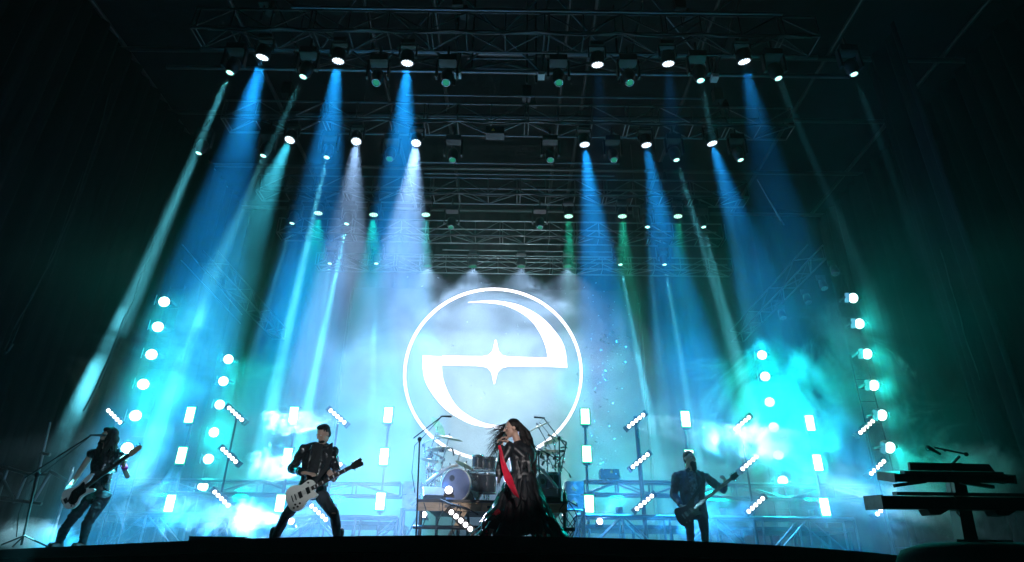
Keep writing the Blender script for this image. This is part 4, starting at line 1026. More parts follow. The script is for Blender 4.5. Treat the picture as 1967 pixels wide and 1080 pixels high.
# ---- right guitarist
RYy = 11.2
root = V((at(1334, 1000, RYy).x, RYy, F))
J = mk(root, RYy, dict(headc=(1325, 882, -.03), neck=(1325, 903, 0), shL=(1299, 914, .0), shR=(1355, 915, .02), elL=(1294, 951, .08), wrL=(1309, 972, -.16), elR=(1389, 941, .02), wrR=(1392, 931, -.22),
                       hipL=(1320, 985, .02), hipR=(1348, 985, .02), knL=(1326, 1022, -.02), knR=(1354, 1022, -.02), anL=(1328, 1050, .05), anR=(1356, 1052, .05)))
J['anL'] = V((J['anL'].x, .06, .08)); J['anR'] = V((J['anR'].x, .06, .08))
t = thing('person', 'bearded man in dark denim jacket standing on the right playing a dark guitar', 'person', root)
fr = frame((.45, -.85, .12), (0, -.02, 1)); q = fr.to_quaternion(); hc = J['headc']
b = MB(); head(b, hc, fr, 1.14); b.cap(hc + fr @ V((0, -.02, -.06)), J['neck'] - V((0, 0, .05)), .068, .078); pelvis_torso(b, J, .95); limbs(b, J, .94)
hand(b, J['wrL'], V((.6, -.35, -.75)), V((.3, .5, .2)), 1, (.5, .55, .6, .7), .5, 1.1); hand(b, J['wrR'], V((0, -.5, .8)), V((-.6, .6, .2)), -1, (.9, 1, 1.1, 1.1), .7, 1.1)
remesh(b, 'body', M['skin'], t, .0085, 2); eyes(t, hc, fr, 1.14)
b = MB(); b.ell(hc + fr @ V((0, -.022, .058)), (.088, .104, .092), q, 18, 12); b.ell(hc + fr @ V((0, -.06, 0)), (.08, .06, .08), q); remesh(b, 'hair', M['hair2'], t, .009, 2, .003, 40)
b = MB(); b.ell(hc + fr @ V((0, .058, -.10)), (.058, .05, .065), q); b.ell(hc + fr @ V((0, .065, -.16)), (.046, .04, .065), q); remesh(b, 'beard', M['hair2'], t, .008, 2, .004, 50)
b = MB(); pelvis_torso(b, J, 1.0); remesh(b, 'checked_shirt', M['flannel'], t, .01, 3, .006, 9)
b = MB(); jacket(b, J, .065, -.14, 1.14)
remesh(b, 'denim_jacket', M['denimj'], t, .011, 2, .010, 9)
for s_ in (-1, 1):
    b = MB(); c = J['neck'] + V((.055 * s_, -.085, -.01)); b.box(c, (.075, .02, .05), Matrix.Rotation(R(35 * s_), 3, 'Y')); b.build('collar', M['denimj'], t)
    c = J['neck'] + V((.1 * s_ + .01, -.135, -.17)); MB().box(c, (.09, .012, .03)).build('pocket_flap', M['denimj'], t)
b = MB(); pc = (J['hipL'] + J['hipR']) / 2; b.ell(pc + V((0, 0, .04)), (.18, .13, .12)); limbs(b, J, 1.15, arms=False); remesh(b, 'jeans', M['denim'], t, .01, 2, .01, 11)
boots(J, t, M['shoe'])
tail = at(1302, 1001, RYy - .26); tip = at(1418, 909, RYy - .36); mx = fr3(tail, tip, (0, -1, .1)); sN = (tip - tail).length
prs = [(0, 0), (.02, -.11), (.09, -.16), (.17, -.15), (.23, -.11), (.29, -.11), (.35, -.14), (.40, -.15), (.385, -.09), (.36, -.05), (.37, 0), (.385, .05), (.43, .09), (.46, .13), (.42, .14), (.35, .13), (.27, .105), (.2, .12), (.12, .16), (.05, .145)]
gt = guitar('dark double cutaway electric guitar held by the bearded man', 'guitar', mx, [(x * 1.02, y * 1.02) for x, y in prs], M['gdark'], .34, sN - .17, .1,
            [(sN - .17, -.024), (sN - .13, -.05), (sN - .02, -.04), (sN - .03, 0), (sN, .03), (sN - .12, .05), (sN - .17, .024)], 'prs')
for x in (.18, .29): MB().box((x, 0, .028), (.04, .08, .012)).build('pickup', M['steel'], gt)
MB().box((.12, 0, .03), (.02, .085, .016)).build('bridge', M['steel'], gt)
for x, y in ((.1, -.1), (.16, -.11)): MB().cyl((x, y, .02), (x, y, .04), .012).build('knob', M['steel'], gt)
strap(gt, mx, [mx @ V((.45, .13, 0)), root + J['shR'] + V((-.08, -.15, -.12)), root + J['shR'] + V((-.07, -.06, .07)), root + J['shR'] + V((-.07, .1, .06))], .05, M['cloth'])

# ---- singer
SY = 8.0
root = V((at(1000, 1000, SY).x, SY, F))
J = mk(root, SY, dict(headc=(983, 824, 0), neck=(996, 849, .02), shL=(978, 862, -.12), shR=(1018, 860, .12), elL=(962, 893, -.16), wrL=(963, 853, -.14), elR=(1006, 878, -.1), wrR=(974, 848, -.12),
                      hipL=(985, 925, -.05), hipR=(1020, 925, .05), knL=(962, 975, -.1), knR=(1035, 975, .0), anL=(933, 1018, 0), anR=(1050, 1024, .0)))
J['anL'] = V((J['anL'].x, -.05, .09)); J['anR'] = V((J['anR'].x, .05, .08)); J['toeL'] = V((-1, -.35, 0)); J['toeR'] = V((.5, -1, 0))
t = thing('person', 'woman singer with long black hair in ragged black dress singing into a microphone', 'person', root)
fr = frame((-.93, -.32, -.12), (-.12, 0, 1)); q = fr.to_quaternion(); hc = J['headc']
b = MB(); head(b, hc, fr, .98, .95); b.cap(hc + fr @ V((0, -.03, -.06)), J['neck'] - V((0, 0, .04)), .044, .05)
pelvis_torso(b, J, .8); limbs(b, J, .78)
hand(b, J['wrL'], V((.15, -.1, 1)), V((-.1, -.2, .2)) + V((.9, 0, 0)), 1, (1, 1.1, 1.2, 1.2), .8, .95); hand(b, J['wrR'], V((-.9, -.25, .45)), V((-.2, .3, -1)), 1, (.9, 1, 1.1, 1.2), .7, .95)
remesh(b, 'body', M['skin'], t, .0075, 2); eyes(t, hc, fr, .98)
b = MB(); sd = (J['shR'] - J['shL']).normalized(); pelvis_torso(b, J, .93)
for s_ in 'LR':
    b.ell(J['sh' + s_], (.066,) * 3); b.cap(J['sh' + s_], J['el' + s_], .06, .046); b.cap(J['el' + s_], J['el' + s_].lerp(J['wr' + s_], .88), .045, .031)
b.ell(J['shR'].lerp(J['shL'], .3) + V((0, -.02, -.10)), (.15, .13, .16))
remesh(b, 'bodice', M['satin'], t, .009, 3, .004, 9)
b = MB()
# bell sleeve hanging from the near elbow
for s_, k_ in (('L', 1.2), ('R', 1.0)):
    e = J['el' + s_]
    for j in range(7): b.tube([e + V((-.03 + .012 * j, -.02 * math.sin(j), .03)), e + V((-.05 + .02 * j, -.03, -.06 * k_)), e + V((-.06 + .025 * j, -.02, -(.12 + .05 * ((j * 3) % 4)) * k_))], [.022, .022, .004])
remesh(b, 'torn_sleeve', M['satin'], t, .009, 1, .004, 15)
# hair
b = MB(); b.ell(hc + fr @ V((0, -.032, .042)), (.085, .097, .088), q, 18, 12)
rr = random.Random(11)
S3 = lambda px, py, dy: at(px, py, SY + dy) - root
for k_ in range(34):   # fall down the back
    u0 = rr.random(); st = hc + fr @ V((rr.uniform(-.07, .07), rr.uniform(-.12, -.02), .05)); e = S3(1004 + 24 * u0 + rr.uniform(-5, 5), rr.uniform(895, 925), rr.uniform(-.02, .18))
    m1 = S3(1000 + 20 * u0, 842, rr.uniform(-.04, .14)); m2 = S3(1006 + 22 * u0 + rr.uniform(-4, 4), 872, rr.uniform(-.04, .18))
    b.tube([st, st.lerp(m1, .6) + V((.02, 0, .01)), m1, m2, m2.lerp(e, .6), e], [.022, .024, .024, .02, .014, .004])
remesh(b, 'hair', M['hair'], t, .008, 1, .004, 45)
b = MB()
for k_ in range(120):   # strands blown out to the left in front of the chest
    st = hc + fr @ V((-rr.uniform(.0, .08) if 0 else rr.uniform(.01, .08), rr.uniform(-.06, .04), rr.uniform(.04, .09)))
    a = rr.random(); e = S3(931 + 26 * rr.random() ** 1.1, 818 + 84 * a, rr.uniform(.05, .3))
    c1 = S3(966 + rr.uniform(-4, 6), 816 + 26 * a, rr.uniform(.1, .25)); c2 = S3(950 + rr.uniform(-4, 4), 820 + 48 * a, rr.uniform(.08, .28))
    pts = []
    for s_ in range(9):
        f = s_ / 8; p = st * (1 - f) ** 3 + c1 * 3 * f * (1 - f) ** 2 + c2 * 3 * f * f * (1 - f) + e * f ** 3
        pts.append(p + V((0, .006 * math.sin(f * 7 + k_), .012 * math.sin(f * 9 + k_ * 1.3))))
    b.tube(pts, [.0036 * (1 - f / 9.5) + .0006 for f in range(9)], 4)
b.build('loose_hair', M['hair2'], t, True, 'stuff')
# skirt: pleated under layer and ragged strips over it
def skirt_pt(a, f):
    """a angle, f 0 waist..1 hem"""
    wx = .135; top = (J['hipL'] + J['hipR']) / 2 + V((-.0, 0, .13)); left = math.cos(a) < 0
    ext = .40 + (.10 if left else .12) * abs(math.cos(a)); cx = top.x - .02 * f
    r = wx + (ext - wx) * f ** 1.15
    fold = 1 + (.05 + .10 * f) * math.sin(a * 11 + 2 * math.sin(a * 3)) * f + .05 * f * math.sin(a * 23 + 1)
    z = top.z * (1 - f) + .10 * f + .05 * math.sin(a * 5 + 1) * f
    if math.cos(a) < -.55: z += .10 * f * (-math.cos(a) - .55)
    if math.cos(a) > .75: z -= .06 * f
    return V((cx + r * fold * math.cos(a), top.y + .72 * r * fold * math.sin(a), max(z, .03)))
b = MB(); na, nf = 150, 16
for j in range(nf + 1):
    for i in range(na): 
        f = j / nf * (1 + .06 * (noise.noise(V((i * .35, 0, 0))) if j > nf - 2 else 0)) * .93
        b.v.append(skirt_pt(2 * math.pi * i / na, f))
for j in range(nf):
    for i in range(na): b.f.append((j * na + i, j * na + (i + 1) % na, (j + 1) * na + (i + 1) % na, (j + 1) * na + i))
o = b.build('skirt', M['satin'], t, True); md = o.modifiers.new('th', 'SOLIDIFY'); md.thickness = .006
b = MB()
for k_ in range(60):
    a = rr.uniform(0, 2 * math.pi); f0 = rr.choice((.05, .15, .3, .45, .55)) + rr.uniform(-.04, .04); f1 = min(1.05, f0 + rr.uniform(.28, .5)); w_ = rr.uniform(.10, .24); vs = []; n = 7; tw = rr.uniform(-.12, .12); fl = rr.uniform(.012, .05)
    for s_ in range(n + 1):
        u_ = s_ / n; f = f0 + (f1 - f0) * u_; ww = w_ * (.55 + .9 * u_) * (1 if u_ < .75 else (1.02 - u_) / .27 + .05)
        for e_ in (-1, -.33, .33, 1):
            p = skirt_pt(a + tw * u_ + e_ * ww * .9, f); c = V((J['hipL'].x, 0, p.z)); d = (p - c); d.z = 0; d.normalize()
            vs.append(p + d * (.012 + fl * u_ * (1 - .4 * e_ * e_) + .018 * math.sin(e_ * 5 + k_ + u_ * 4)))
    fs = [(s_ * 4 + e_, s_ * 4 + e_ + 1, s_ * 4 + e_ + 5, s_ * 4 + e_ + 4) for s_ in range(n) for e_ in range(3)]
    b.add(vs, fs)
o = b.build('skirt_strips', M['satin'], t, True, 'stuff'); md = o.modifiers.new('th', 'SOLIDIFY'); md.thickness = .004
for k_ in range(6):  # trailing points at the hem
    a = (2.9, 3.3, -.1, .15, 5.4, 5.0)[k_]; p = skirt_pt(a, .8); q_ = skirt_pt(a, 1.02) + V((.14 * math.cos(a), 0, -.02)); q_.z = max(.015, q_.z)
    s0 = skirt_pt(a - .2, .75); s1 = skirt_pt(a + .2, .75); d_ = V((0, -.02, 0))
    o = MB().add([s0 + d_, s1 + d_, q_, p + V((0, -.03, .02))], [(0, 3, 2), (3, 1, 2), (0, 1, 3)]).build('hem_point', M['satin'], t); md = o.modifiers.new('th', 'SOLIDIFY'); md.thickness = .006
boots(J, t, M['boot'], h=.2)
b = MB().tube([J['knL'] + V((-.02, -.12, -.05)), J['anL'] + V((0, -.06, .22)), J['anL'] + V((0, -.06, .1))], [.03, .02, .03]); b.build('red_lining', M['red'], t, True)
# microphone with red ribbon
m0 = S3(970, 838, -.15); m1 = S3(958, 858, -.2)
mt = thing('microphone', 'black hand microphone with a long red ribbon held by the singer', 'microphone', root + m1)
MB().cap((m0 - m1) * .05, (m0 - m1) * .9, .014, .019).cap((0, 0, 0), (m0 - m1) * -.25, .013, .011).build('handle', M['plastic'], mt, True)
MB().ell((m0 - m1) * 1.02, (.026, .026, .028)).build('grille', M['steel'], mt, True)
b = MB(); rp = [(959, 856, -.24, .022), (962, 868, -.25, .026), (965, 885, -.27, .034), (970, 902, -.30, .05), (977, 920, -.36, .062), (984, 935, -.44, .045), (990, 947, -.46, .032), (997, 957, -.46, .006)]
P = [S3(x, y, d) - m1 for x, y, d, w_ in rp]; rings = []
for i, p in enumerate(P):
    d = (P[min(i + 1, len(P) - 1)] - P[max(i - 1, 0)]).normalized(); wv = V((0, -1, 0)).cross(d).normalized() * rp[i][3] * .75
    nn = V((0, .004, 0)); k0 = V((0, .012 * math.sin(i * 1.4), 0)); rings.append([p - wv - nn + k0, p + wv * (.2) - nn * 3, p + wv - nn - k0, p + wv + nn - k0, p - wv + nn + k0])
o = b.loft(rings).build('ribbon', M['red'], mt)

bpy.data.scenes.remove(TMP)
# ------------------------------------------------------------------ keyboards in the right foreground
KY = 6.1
kx = at(1862, 960, KY)
kr_ = thing('keyboard_riser', 'rounded dark platform below the keyboard stand at the lower right corner', 'platform', (at(1880, 1060, KY).x, KY + .1, 0))
zt_ = at(1880, 1044, KY).z
MB().lathe([(.62, 0), (.62, zt_ - .14), (.56, zt_ - .05), (.42, zt_ - .005), (.02, zt_)], 40).build('skirted_body', M['skirt'], kr_, True)
ks = thing('keyboard_stand', 'thick black column stand carrying two tiers of keyboards', 'keyboard stand', (kr_.location.x - .02, KY + .1, zt_))
tz1 = at(1845, 888, KY).z - zt_; tx1 = at(1842, 888, KY).x - ks.location.x
mid = V((tx1, 0, tz1))
q_ = V((0, 0, 1))
MB().loft([[V((x, y, 0)) for x, y in ((-.065, -.07), (.065, -.07), (.065, .07), (-.065, .07))], [V((mid.x + x, y, tz1)) for x, y in ((-.055, -.06), (.055, -.06), (.055, .06), (-.055, .06))]]).build('column', M['plastic'], ks)
MB().box((0, 0, .012), (.5, .5, .022)).build('base_plate', M['steel'], ks)
def tier(py, name, x0, x1, label, dep, th, tilt):
    z = at(1850, py, KY).z; a = at(x0, py, KY).x; c = at(x1, py, KY).x; t = thing('keyboard', label, 'keyboard', ((a + c) / 2, KY - .0, z), 'keyboards on the column stand')
    w2 = (c - a) / 2; rot = Matrix.Rotation(R(tilt), 3, 'X')
    MB().box((0, 0, 0), (2 * w2, dep, th), rot).build('case', M['plastic'], t)
    MB().box((-w2 - .012, 0, .0), (.02, dep * 1.02, th * 1.15), rot).build('end_cheek', M['steel'], t); MB().box((w2 + .012, 0, .0), (.02, dep * 1.02, th * 1.15), rot).build('end_cheek', M['steel'], t)
    for i in range(24): MB().box(rot @ V((-w2 * .9 + i * w2 * 1.8 / 23, dep * .22, th * .52)), (w2 * 1.8 / 23 - .003, dep * .5, .012), rot).build('key', M['white'], t)
    MB().box(rot @ V((0, -.1, th * .7)), (w2 * 1.7, dep * .25, .03), rot).build('control_panel', M['steel'], t)
    return t, w2
t, w2 = tier(968, 'low', 1682, 2060, 'long black stage piano on the lower tier of the column stand', .30, .11, 4)
for s_ in (-.62, .25):
    MB().prism([(-.09, 0), (.12, 0), (.02, -.05), (-.07, -.05)], -.12, .02, Matrix(((1, 0, 0, s_ * .7), (0, 0, 1, 0), (0, 1, 0, -.06), (0, 0, 0, 1)))).build('support_arm', M['black'], t)
t2, w3 = tier(918, 'up', 1706, 1925, 'shorter dark keyboard on the upper tier of the column stand', .28, .07, 12)
for s_ in (-.35, .28): MB().box((s_, 0, -.06), (.3, .04, .03), Matrix.Rotation(R(8 if s_ > 0 else -8), 3, 'Y')).build('support_arm', M['black'], t2)
z3 = at(1850, 902, KY).z; a = at(1752, 902, KY).x; c = at(1910, 902, KY).x
t3 = thing('music_desk', 'black upright panel standing on the upper keyboard', 'music stand', ((a + c) / 2, KY + .06, z3)); ww = (c - a) / 2
MB().prism([(-ww, -.06), (ww + .06, -.06), (ww, .06), (-ww + .02, .07)], -.015, .015, Matrix(((1, 0, 0, 0), (0, 0, 1, 0), (0, 1, 0, 0), (0, 0, 0, 1)))).build('panel', M['plastic'], t3)
MB().box((0, -.03, -.055), (2 * ww, .07, .012)).build('ledge', M['black'], t3)
for (pts) in (([(1905, 915), (1930, 912), (1945, 918), (1942, 927), (1925, 929), (1900, 925)]), ([(1824, 918), (1828, 945), (1838, 960)]), ([(1836, 968), (1838, 985), (1846, 995)]), ([(1900, 918), (1928, 915), (1938, 920), (1930, 926), (1905, 923)])):
    o = MB().tube([at(x, y, KY - .16) for x, y in pts], .0055).build('cable', M['black']); tag(o, {1905: 'outer loop of black cable at the right end of the upper keyboard', 1824: 'black cable hanging beside the keyboard column between the tiers', 1836: 'short black cable below the lower keyboard near the column', 1900: 'inner loop of black cable at the right end of the upper keyboard'}[pts[0][0]], 'cable')
# small mic on the stand top
t = thing('microphone_stand', 'short boom with a small microphone on top of the keyboard column', 'microphone stand', V((mid.x, 0, tz1)) + ks.location)
o_ = t.location; A_ = lambda x, y: at(x, y, KY) - V(o_)
rod('post', (0, 0, 0), A_(1843, 877), .013, M['black'], t); rod('boom', A_(1857, 873), A_(1795, 860), .009, M['black'], t)
MB().ell(A_(1856, 873), (.02, .02, .02)).ell(A_(1815, 865), (.016, .014, .014)).build('clamp', M['black'], t, True)
MB().cap(A_(1805, 872), A_(1784, 860), .012, .018).build('microphone', M['black'], t, True)
MB().torus(A_(1783, 861), .024, .004, V((0, 1, .2)).to_track_quat('Z', 'Y'), 16).build('shock_ring', M['steel'], t)

# ------------------------------------------------------------------ far left scaffold, cables, chains
t = thing('scaffold_tower', 'dark scaffold tower of tubes at the far left edge of the stage', 'scaffold', (at(60, 960, 11.5).x, 11.5, F)); o_ = V(t.location)
A2 = lambda x, y: at(x, y, 11.5) - o_
for q_ in ((95, 812, 60, 965), (0, 895, 50, 910), (50, 910, 95, 912), (0, 910, 28, 965), (28, 965, 50, 912), (62, 965, 98, 905), (0, 958, 80, 968), (78, 870, 96, 874), (96, 905, 130, 925)):
    rod('tube', A2(*q_[:2]), A2(*q_[2:]), .03, M['steel'], t)
for q_ in (-.6, .55): rod('leg', (q_, 0, 0), (q_, 0, 1.4), .03, M['steel'], t)
for pts, Y, r, lb in (([(8, 672), (30, 625), (75, 545), (105, 488), (140, 405), (185, 270), (215, 160)], 11, .012, 'thin cable running up the far left side of the stage'),
                      ([(20, 665), (60, 570), (92, 510), (120, 440), (160, 330)], 11.1, .009, 'second thin cable close beside the far left cable'),
                      ([(160, 790), (205, 700), (235, 620), (255, 580), (275, 520), (320, 380)], 11.4, .014, 'bundle cable hanging left of the outer left lamp tower'),
                      ([(190, 745), (222, 660), (243, 610), (262, 562), (300, 460)], 11.5, .01, 'second bundle cable left of the outer left lamp tower'),
                      ([(1806, 480), (1830, 560), (1852, 640), (1882, 730)], 10.8, .01, 'thin cable hanging down the far right side')):
    P = [at(x, y, Y) for x, y in pts]
    top_ = P[-1]; P2 = []
    for i in range(len(P) - 1):
        for k_ in range(5): P2.append(P[i].lerp(P[i + 1], k_ / 5) + V((.01 * math.sin(i * 5 + k_), 0, 0)))
    P2.append(P[-1])
    tag(MB().tube(P2, r, 6).build('cable', M['chain']), lb, 'cable')
p = at(18, 668, 11); t = thing('cable_connector', 'small silver cable connector at the lower end of the far left cable', 'connector', p)
MB().cyl((-.02, 0, -.08), (.03, 0, .08), .03).build('sleeve', M['chain'], t, True); MB().cyl((-.04, 0, -.13), (-.02, 0, -.08), .018).build('tip', M['chain'], t, True)
for a_, b_, Y, lb in (((350, 470), (465, 605), 14.2, 'upper thin diagonal tube at the left between the lamp towers'), ((348, 500), (462, 622), 14.4, 'lower thin diagonal tube at the left between the lamp towers'), ((1478, 385), (1506, 432), 12.6, 'short dark diagonal tube high on the right side'), ((1455, 345), (1500, 425), 12.8, 'longer dark diagonal tube high on the right side')):
    tag(rod('diagonal_tube', at(*a_, Y), at(*b_, Y + .6), .016, M['alu']), lb, 'tube')
# confetti bits
b = MB(); rr = random.Random(21)
for k_ in range(230):
    if k_ < 110: px, py = 1120 + 70 * rr.random() ** 1.2 + 20 * rr.random(), rr.uniform(640, 930)
    elif k_ < 190: px, py = rr.uniform(780, 1150), rr.uniform(520, 800)
    else: px, py = rr.uniform(1130, 1230), rr.uniform(560, 700)
    p = at(px, py, rr.uniform(10.5, 14)); s_ = rr.uniform(.006, .016)
    d1 = V((rr.uniform(-1, 1), rr.uniform(-1, 1), rr.uniform(-1, 1))).normalized() * s_ * rr.choice((1, 1, 2)); d2 = d1.cross(V((rr.uniform(-1, 1), rr.uniform(-1, 1), rr.uniform(-1, 1)))).normalized() * s_ * .6
    b.add([p - d1 - d2, p + d1 - d2, p + d1 + d2, p - d1 + d2], [(0, 1, 2, 3)])
tag(b.build('confetti', M['conf']), 'tiny pale bits of confetti floating around the logo ring', None, None, 'stuff')
# followspot stand, added unseen behind the camera as front light on the band
t = thing('front_fill', 'followspot on a tall tripod, added unseen behind the camera to light the band', 'stage lamp', (3.0, -9, 0))
rod('mast', (0, 0, 0), (0, 0, 5.6), .05, M['steel'], t)
for a in range(3): rod('leg', (0, 0, 1.2), (1 * math.cos(a * 2.09), 1 * math.sin(a * 2.09), .01), .03, M['steel'], t)
h = MB().lathe([(.1, .35), (.14, .3), (.14, -.3), (.1, -.32)], 20).build('housing', M['black'], t, True); h.location = (0, 0, 5.8)
d_ = V((at(985, 860, SY).x, SY, F + 1.2)) - V((3, -9, 5.8)); h.rotation_euler = d_.to_track_quat('-Z', 'Y').to_euler()
MB().lathe([(.1, 0), (.02, -.01)], 20, (0, 0, -.32)).build('lens', M['foot'], h, True)
spot(h, (0, 0, -.36), (.95, .93, 1), 4000, 5.5, .06, .7)
h2 = MB().lathe([(.1, .35), (.14, .3), (.14, -.3), (.1, -.32)], 20).build('housing', M['black'], t, True); h2.location = (-.5, 0, 5.5)
d_ = V((at(610, 880, 8.9).x, 8.9, F + 1.2)) - V((2.5, -9, 5.5)); h2.rotation_euler = d_.to_track_quat('-Z', 'Y').to_euler()
rod('arm', (0, 0, 5.5), (-.5, 0, 5.5), .04, M['steel'], t)
MB().lathe([(.1, 0), (.02, -.01)], 20, (0, 0, -.32)).build('lens', M['foot'], h2, True)
spot(h2, (0, 0, -.36), (.8, .92, 1), 6000, 5.5, .06, .7)
h3 = MB().lathe([(.1, .35), (.14, .3), (.14, -.3), (.1, -.32)], 20).build('housing', M['black'], t, True); h3.location = (.5, 0, 5.5)
d_ = V((at(200, 900, 9.4).x, 9.4, F + 1.1)) - V((3.5, -9, 5.5)); h3.rotation_euler = d_.to_track_quat('-Z', 'Y').to_euler()
rod('arm', (0, 0, 5.5), (.5, 0, 5.5), .04, M['steel'], t)
MB().lathe([(.1, 0), (.02, -.01)], 20, (0, 0, -.32)).build('lens', M['foot'], h3, True)
spot(h3, (0, 0, -.36), (.45, .75, 1), 3200, 5.5, .06, .7)
h4 = MB().lathe([(.1, .35), (.14, .3), (.14, -.3), (.1, -.32)], 20).build('housing', M['black'], t, True); h4.location = (0, 0, 5.15)
d_ = V((at(1330, 930, 11.2).x, 11.2, F + 1.2)) - V((3, -9, 5.15)); h4.rotation_euler = d_.to_track_quat('-Z', 'Y').to_euler()
MB().lathe([(.1, 0), (.02, -.01)], 20, (0, 0, -.32)).build('lens', M['foot'], h4, True)
spot(h4, (0, 0, -.36), (.3, .8, 1), 2600, 5, .06, .7)
h5 = MB().lathe([(.1, .35), (.14, .3), (.14, -.3), (.1, -.32)], 20).build('housing', M['black'], t, True); h5.location = (0, 0, 6.2)
d_ = V((at(900, 930, 10.4).x, 10.4, RZ + .1)) - V((3, -9, 6.2)); h5.rotation_euler = d_.to_track_quat('-Z', 'Y').to_euler()
MB().lathe([(.1, 0), (.02, -.01)], 20, (0, 0, -.32)).build('lens', M['foot'], h5, True)
spot(h5, (0, 0, -.36), (1, .9, .85), 5500, 7, .06, .7)
HAZE = .0015; HAZE_UP = .0075; HAZE_LOW = .040
SMOKES = [
 (950, 780, 16.6, (4.8, 1.9, 4.6), .26, 'pale smoke hanging in front of the logo wall', .5, .26, .66),
 (1570, 800, 13.4, (3.7, 1.3, 2.7), 1.0, 'teal lit smoke cloud rising around the inner right tower', .7, .42, .56),
 (1475, 848, 11.8, (1.8, .9, .62), 3.0, 'white smoke jet beside the right guitarist head', 2.3, .40, .54),
 (575, 812, 12.1, (1.1, .6, .42), 3.2, 'white smoke jet left of the left guitarist head', 2.7, .40, .54),
 (545, 892, 12.1, (.95, .6, .48), 3.4, 'white smoke jet behind the left guitarist arm', 2.7, .40, .54),
 (440, 1000, 11.8, (2.1, .8, .5), 1.6, 'white low smoke rolling left of the left guitarist', 1.9, .40, .54),
 (270, 950, 12.3, (1.8, .8, .9), 1.0, 'teal low smoke behind the bassist', 1.2, .42, .56),
 (60, 1030, 10.5, (.9, .6, .45), 1.4, 'pale low smoke at the far left stage edge', 1.6, .38, .52),
 (1360, 1000, 12.1, (1.3, .6, .6), 1.2, 'pale low smoke around the right guitarist legs', 1.5, .38, .54),
 (1770, 930, 11.6, (3.2, 1.3, 1.2), .8, 'blue smoke drifting behind the keyboards', .9, .38, .58),
 (270, 730, 11.6, (1.5, .8, 3.1), .42, 'thin added smoke making the glow around the outer left lamp tower', .6, .30, .6),  # this and the next two clouds are added to give the tower lamps halos
 (430, 810, 14.0, (1.6, .9, 2.7), .5, 'thin added smoke making the glow around the inner left lamp tower', .6, .30, .6),
 (1665, 700, 11.6, (1.0, .75, 2.6), .5, 'thin added smoke making the glow around the outer right lamp tower', .6, .32, .6),
]
# ------------------------------------------------------------------ air
def volmat(name, dens, smoke=False, scale=.8, lo=.42, hi=.62, soft=.45):
    m = bpy.data.materials.new(name); m.use_nodes = True; t = m.node_tree; t.nodes.clear(); N = t.nodes.new; L = t.links.new
    o = N('ShaderNodeOutputMaterial'); v = N('ShaderNodeVolumePrincipled'); v.inputs['Color'].default_value = (.9, .93, .96, 1)
    v.inputs['Density'].default_value = dens; v.inputs['Anisotropy'].default_value = .0
    L(v.outputs[0], o.inputs['Volume'])
    if smoke:
        tc = N('ShaderNodeTexCoord'); ge = N('ShaderNodeNewGeometry')
        no = N('ShaderNodeTexNoise'); no.inputs['Scale'].default_value = scale; no.inputs['Detail'].default_value = 5.5; no.inputs['Roughness'].default_value = .68
        no.inputs['Distortion'].default_value = .9
        L(ge.outputs['Position'], no.inputs['Vector'])
        ln = N('ShaderNodeVectorMath'); ln.operation = 'LENGTH'; L(tc.outputs['Object'], ln.inputs[0])
        fall = N('ShaderNodeMapRange'); fall.inputs[1].default_value = .35; fall.inputs[2].default_value = 1.0; fall.inputs[3].default_value = 0; fall.inputs[4].default_value = soft
        L(ln.outputs['Value'], fall.inputs[0])
        su = N('ShaderNodeMath'); su.operation = 'SUBTRACT'; L(no.outputs['Fac'], su.inputs[0]); L(fall.outputs[0], su.inputs[1])
        mr = N('ShaderNodeMapRange'); mr.interpolation_type = 'SMOOTHSTEP'; mr.inputs[1].default_value = lo; mr.inputs[2].default_value = hi; mr.inputs[4].default_value = dens
        L(su.outputs[0], mr.inputs[0]); L(mr.outputs[0], v.inputs['Density'])
    else:
        m.cycles.homogeneous_volume = True
    m.cycles.volume_sampling = 'MULTIPLE_IMPORTANCE'
    return m
hz = box('haze', (-15, -2, -1.1), (15, 22.5, 17.2), volmat('haze air', HAZE), kind='stuff')
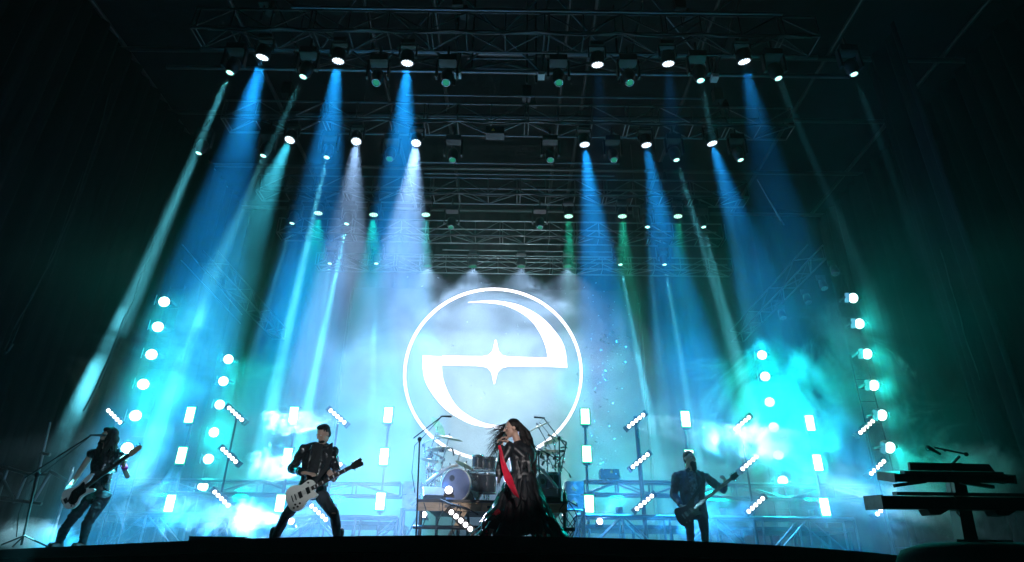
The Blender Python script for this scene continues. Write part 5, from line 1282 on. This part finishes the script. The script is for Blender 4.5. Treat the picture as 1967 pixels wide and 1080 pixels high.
def stage_haze():
    m = bpy.data.materials.new('stage haze'); m.use_nodes = True; t = m.node_tree; t.nodes.clear(); N = t.nodes.new; L = t.links.new
    o = N('ShaderNodeOutputMaterial'); v = N('ShaderNodeVolumePrincipled'); v.inputs['Color'].default_value = (.92, .95, .97, 1); L(v.outputs[0], o.inputs['Volume'])
    ge = N('ShaderNodeNewGeometry'); sp = N('ShaderNodeSeparateXYZ'); L(ge.outputs['Position'], sp.inputs[0])
    no = N('ShaderNodeTexNoise'); no.inputs['Scale'].default_value = .42; no.inputs['Detail'].default_value = 4; no.inputs['Roughness'].default_value = .6; L(ge.outputs['Position'], no.inputs['Vector'])
    mr = N('ShaderNodeMapRange'); mr.interpolation_type = 'SMOOTHSTEP'; mr.inputs[1].default_value = .36; mr.inputs[2].default_value = .66; mr.inputs[3].default_value = .35; mr.inputs[4].default_value = 1.7; L(no.outputs['Fac'], mr.inputs[0])
    hz_ = N('ShaderNodeMapRange'); hz_.interpolation_type = 'SMOOTHSTEP'; hz_.inputs[1].default_value = 8.6; hz_.inputs[2].default_value = 3.6; hz_.inputs[3].default_value = HAZE_UP; hz_.inputs[4].default_value = HAZE_LOW; L(sp.outputs['Z'], hz_.inputs[0])
    mu = N('ShaderNodeMath'); mu.operation = 'MULTIPLY'; L(mr.outputs[0], mu.inputs[0]); L(hz_.outputs[0], mu.inputs[1])
    ab = N('ShaderNodeMath'); ab.operation = 'ABSOLUTE'; L(sp.outputs['X'], ab.inputs[0])
    hx = N('ShaderNodeMapRange'); hx.interpolation_type = 'SMOOTHSTEP'; hx.inputs[1].default_value = 9.0; hx.inputs[2].default_value = 5.0; hx.inputs[3].default_value = .10; L(ab.outputs[0], hx.inputs[0])
    m2 = N('ShaderNodeMath'); m2.operation = 'MULTIPLY'; L(mu.outputs[0], m2.inputs[0]); L(hx.outputs[0], m2.inputs[1]); L(m2.outputs[0], v.inputs['Density'])
    m.cycles.volume_step_rate = .5
    pr = [(10.0, F + .02), (21.3, F + .02), (21.3, 12.6), (7.7, 12.6), (7.7, 5.4), (10.0, 4.6)]
    mx = Matrix(((0, 0, 1, 0), (1, 0, 0, 0), (0, 1, 0, 0), (0, 0, 0, 1)))
    return tag(MB().prism(pr, -11.5, 11.8, mx).build('stage_haze', m), 'thin machine haze drifting over the stage behind the band', None, None, 'stuff')
stage_haze()
def smoke(c, r, dens, label, scale=.8, lo=.34, hi=.6, soft=.26):
    b = MB().ell((0, 0, 0), (1, 1, 1), n=20, m=12)
    o = b.build('smoke_cloud', volmat('smoke', dens, True, scale, lo, hi, soft)); o.location = c; o.scale = r
    return tag(o, label, None, None, 'stuff')
for px, py, Y, r, d, lb, sc, lo, hi in SMOKES:
    smoke(at(px, py, Y), r, d, lb, sc, lo, hi)
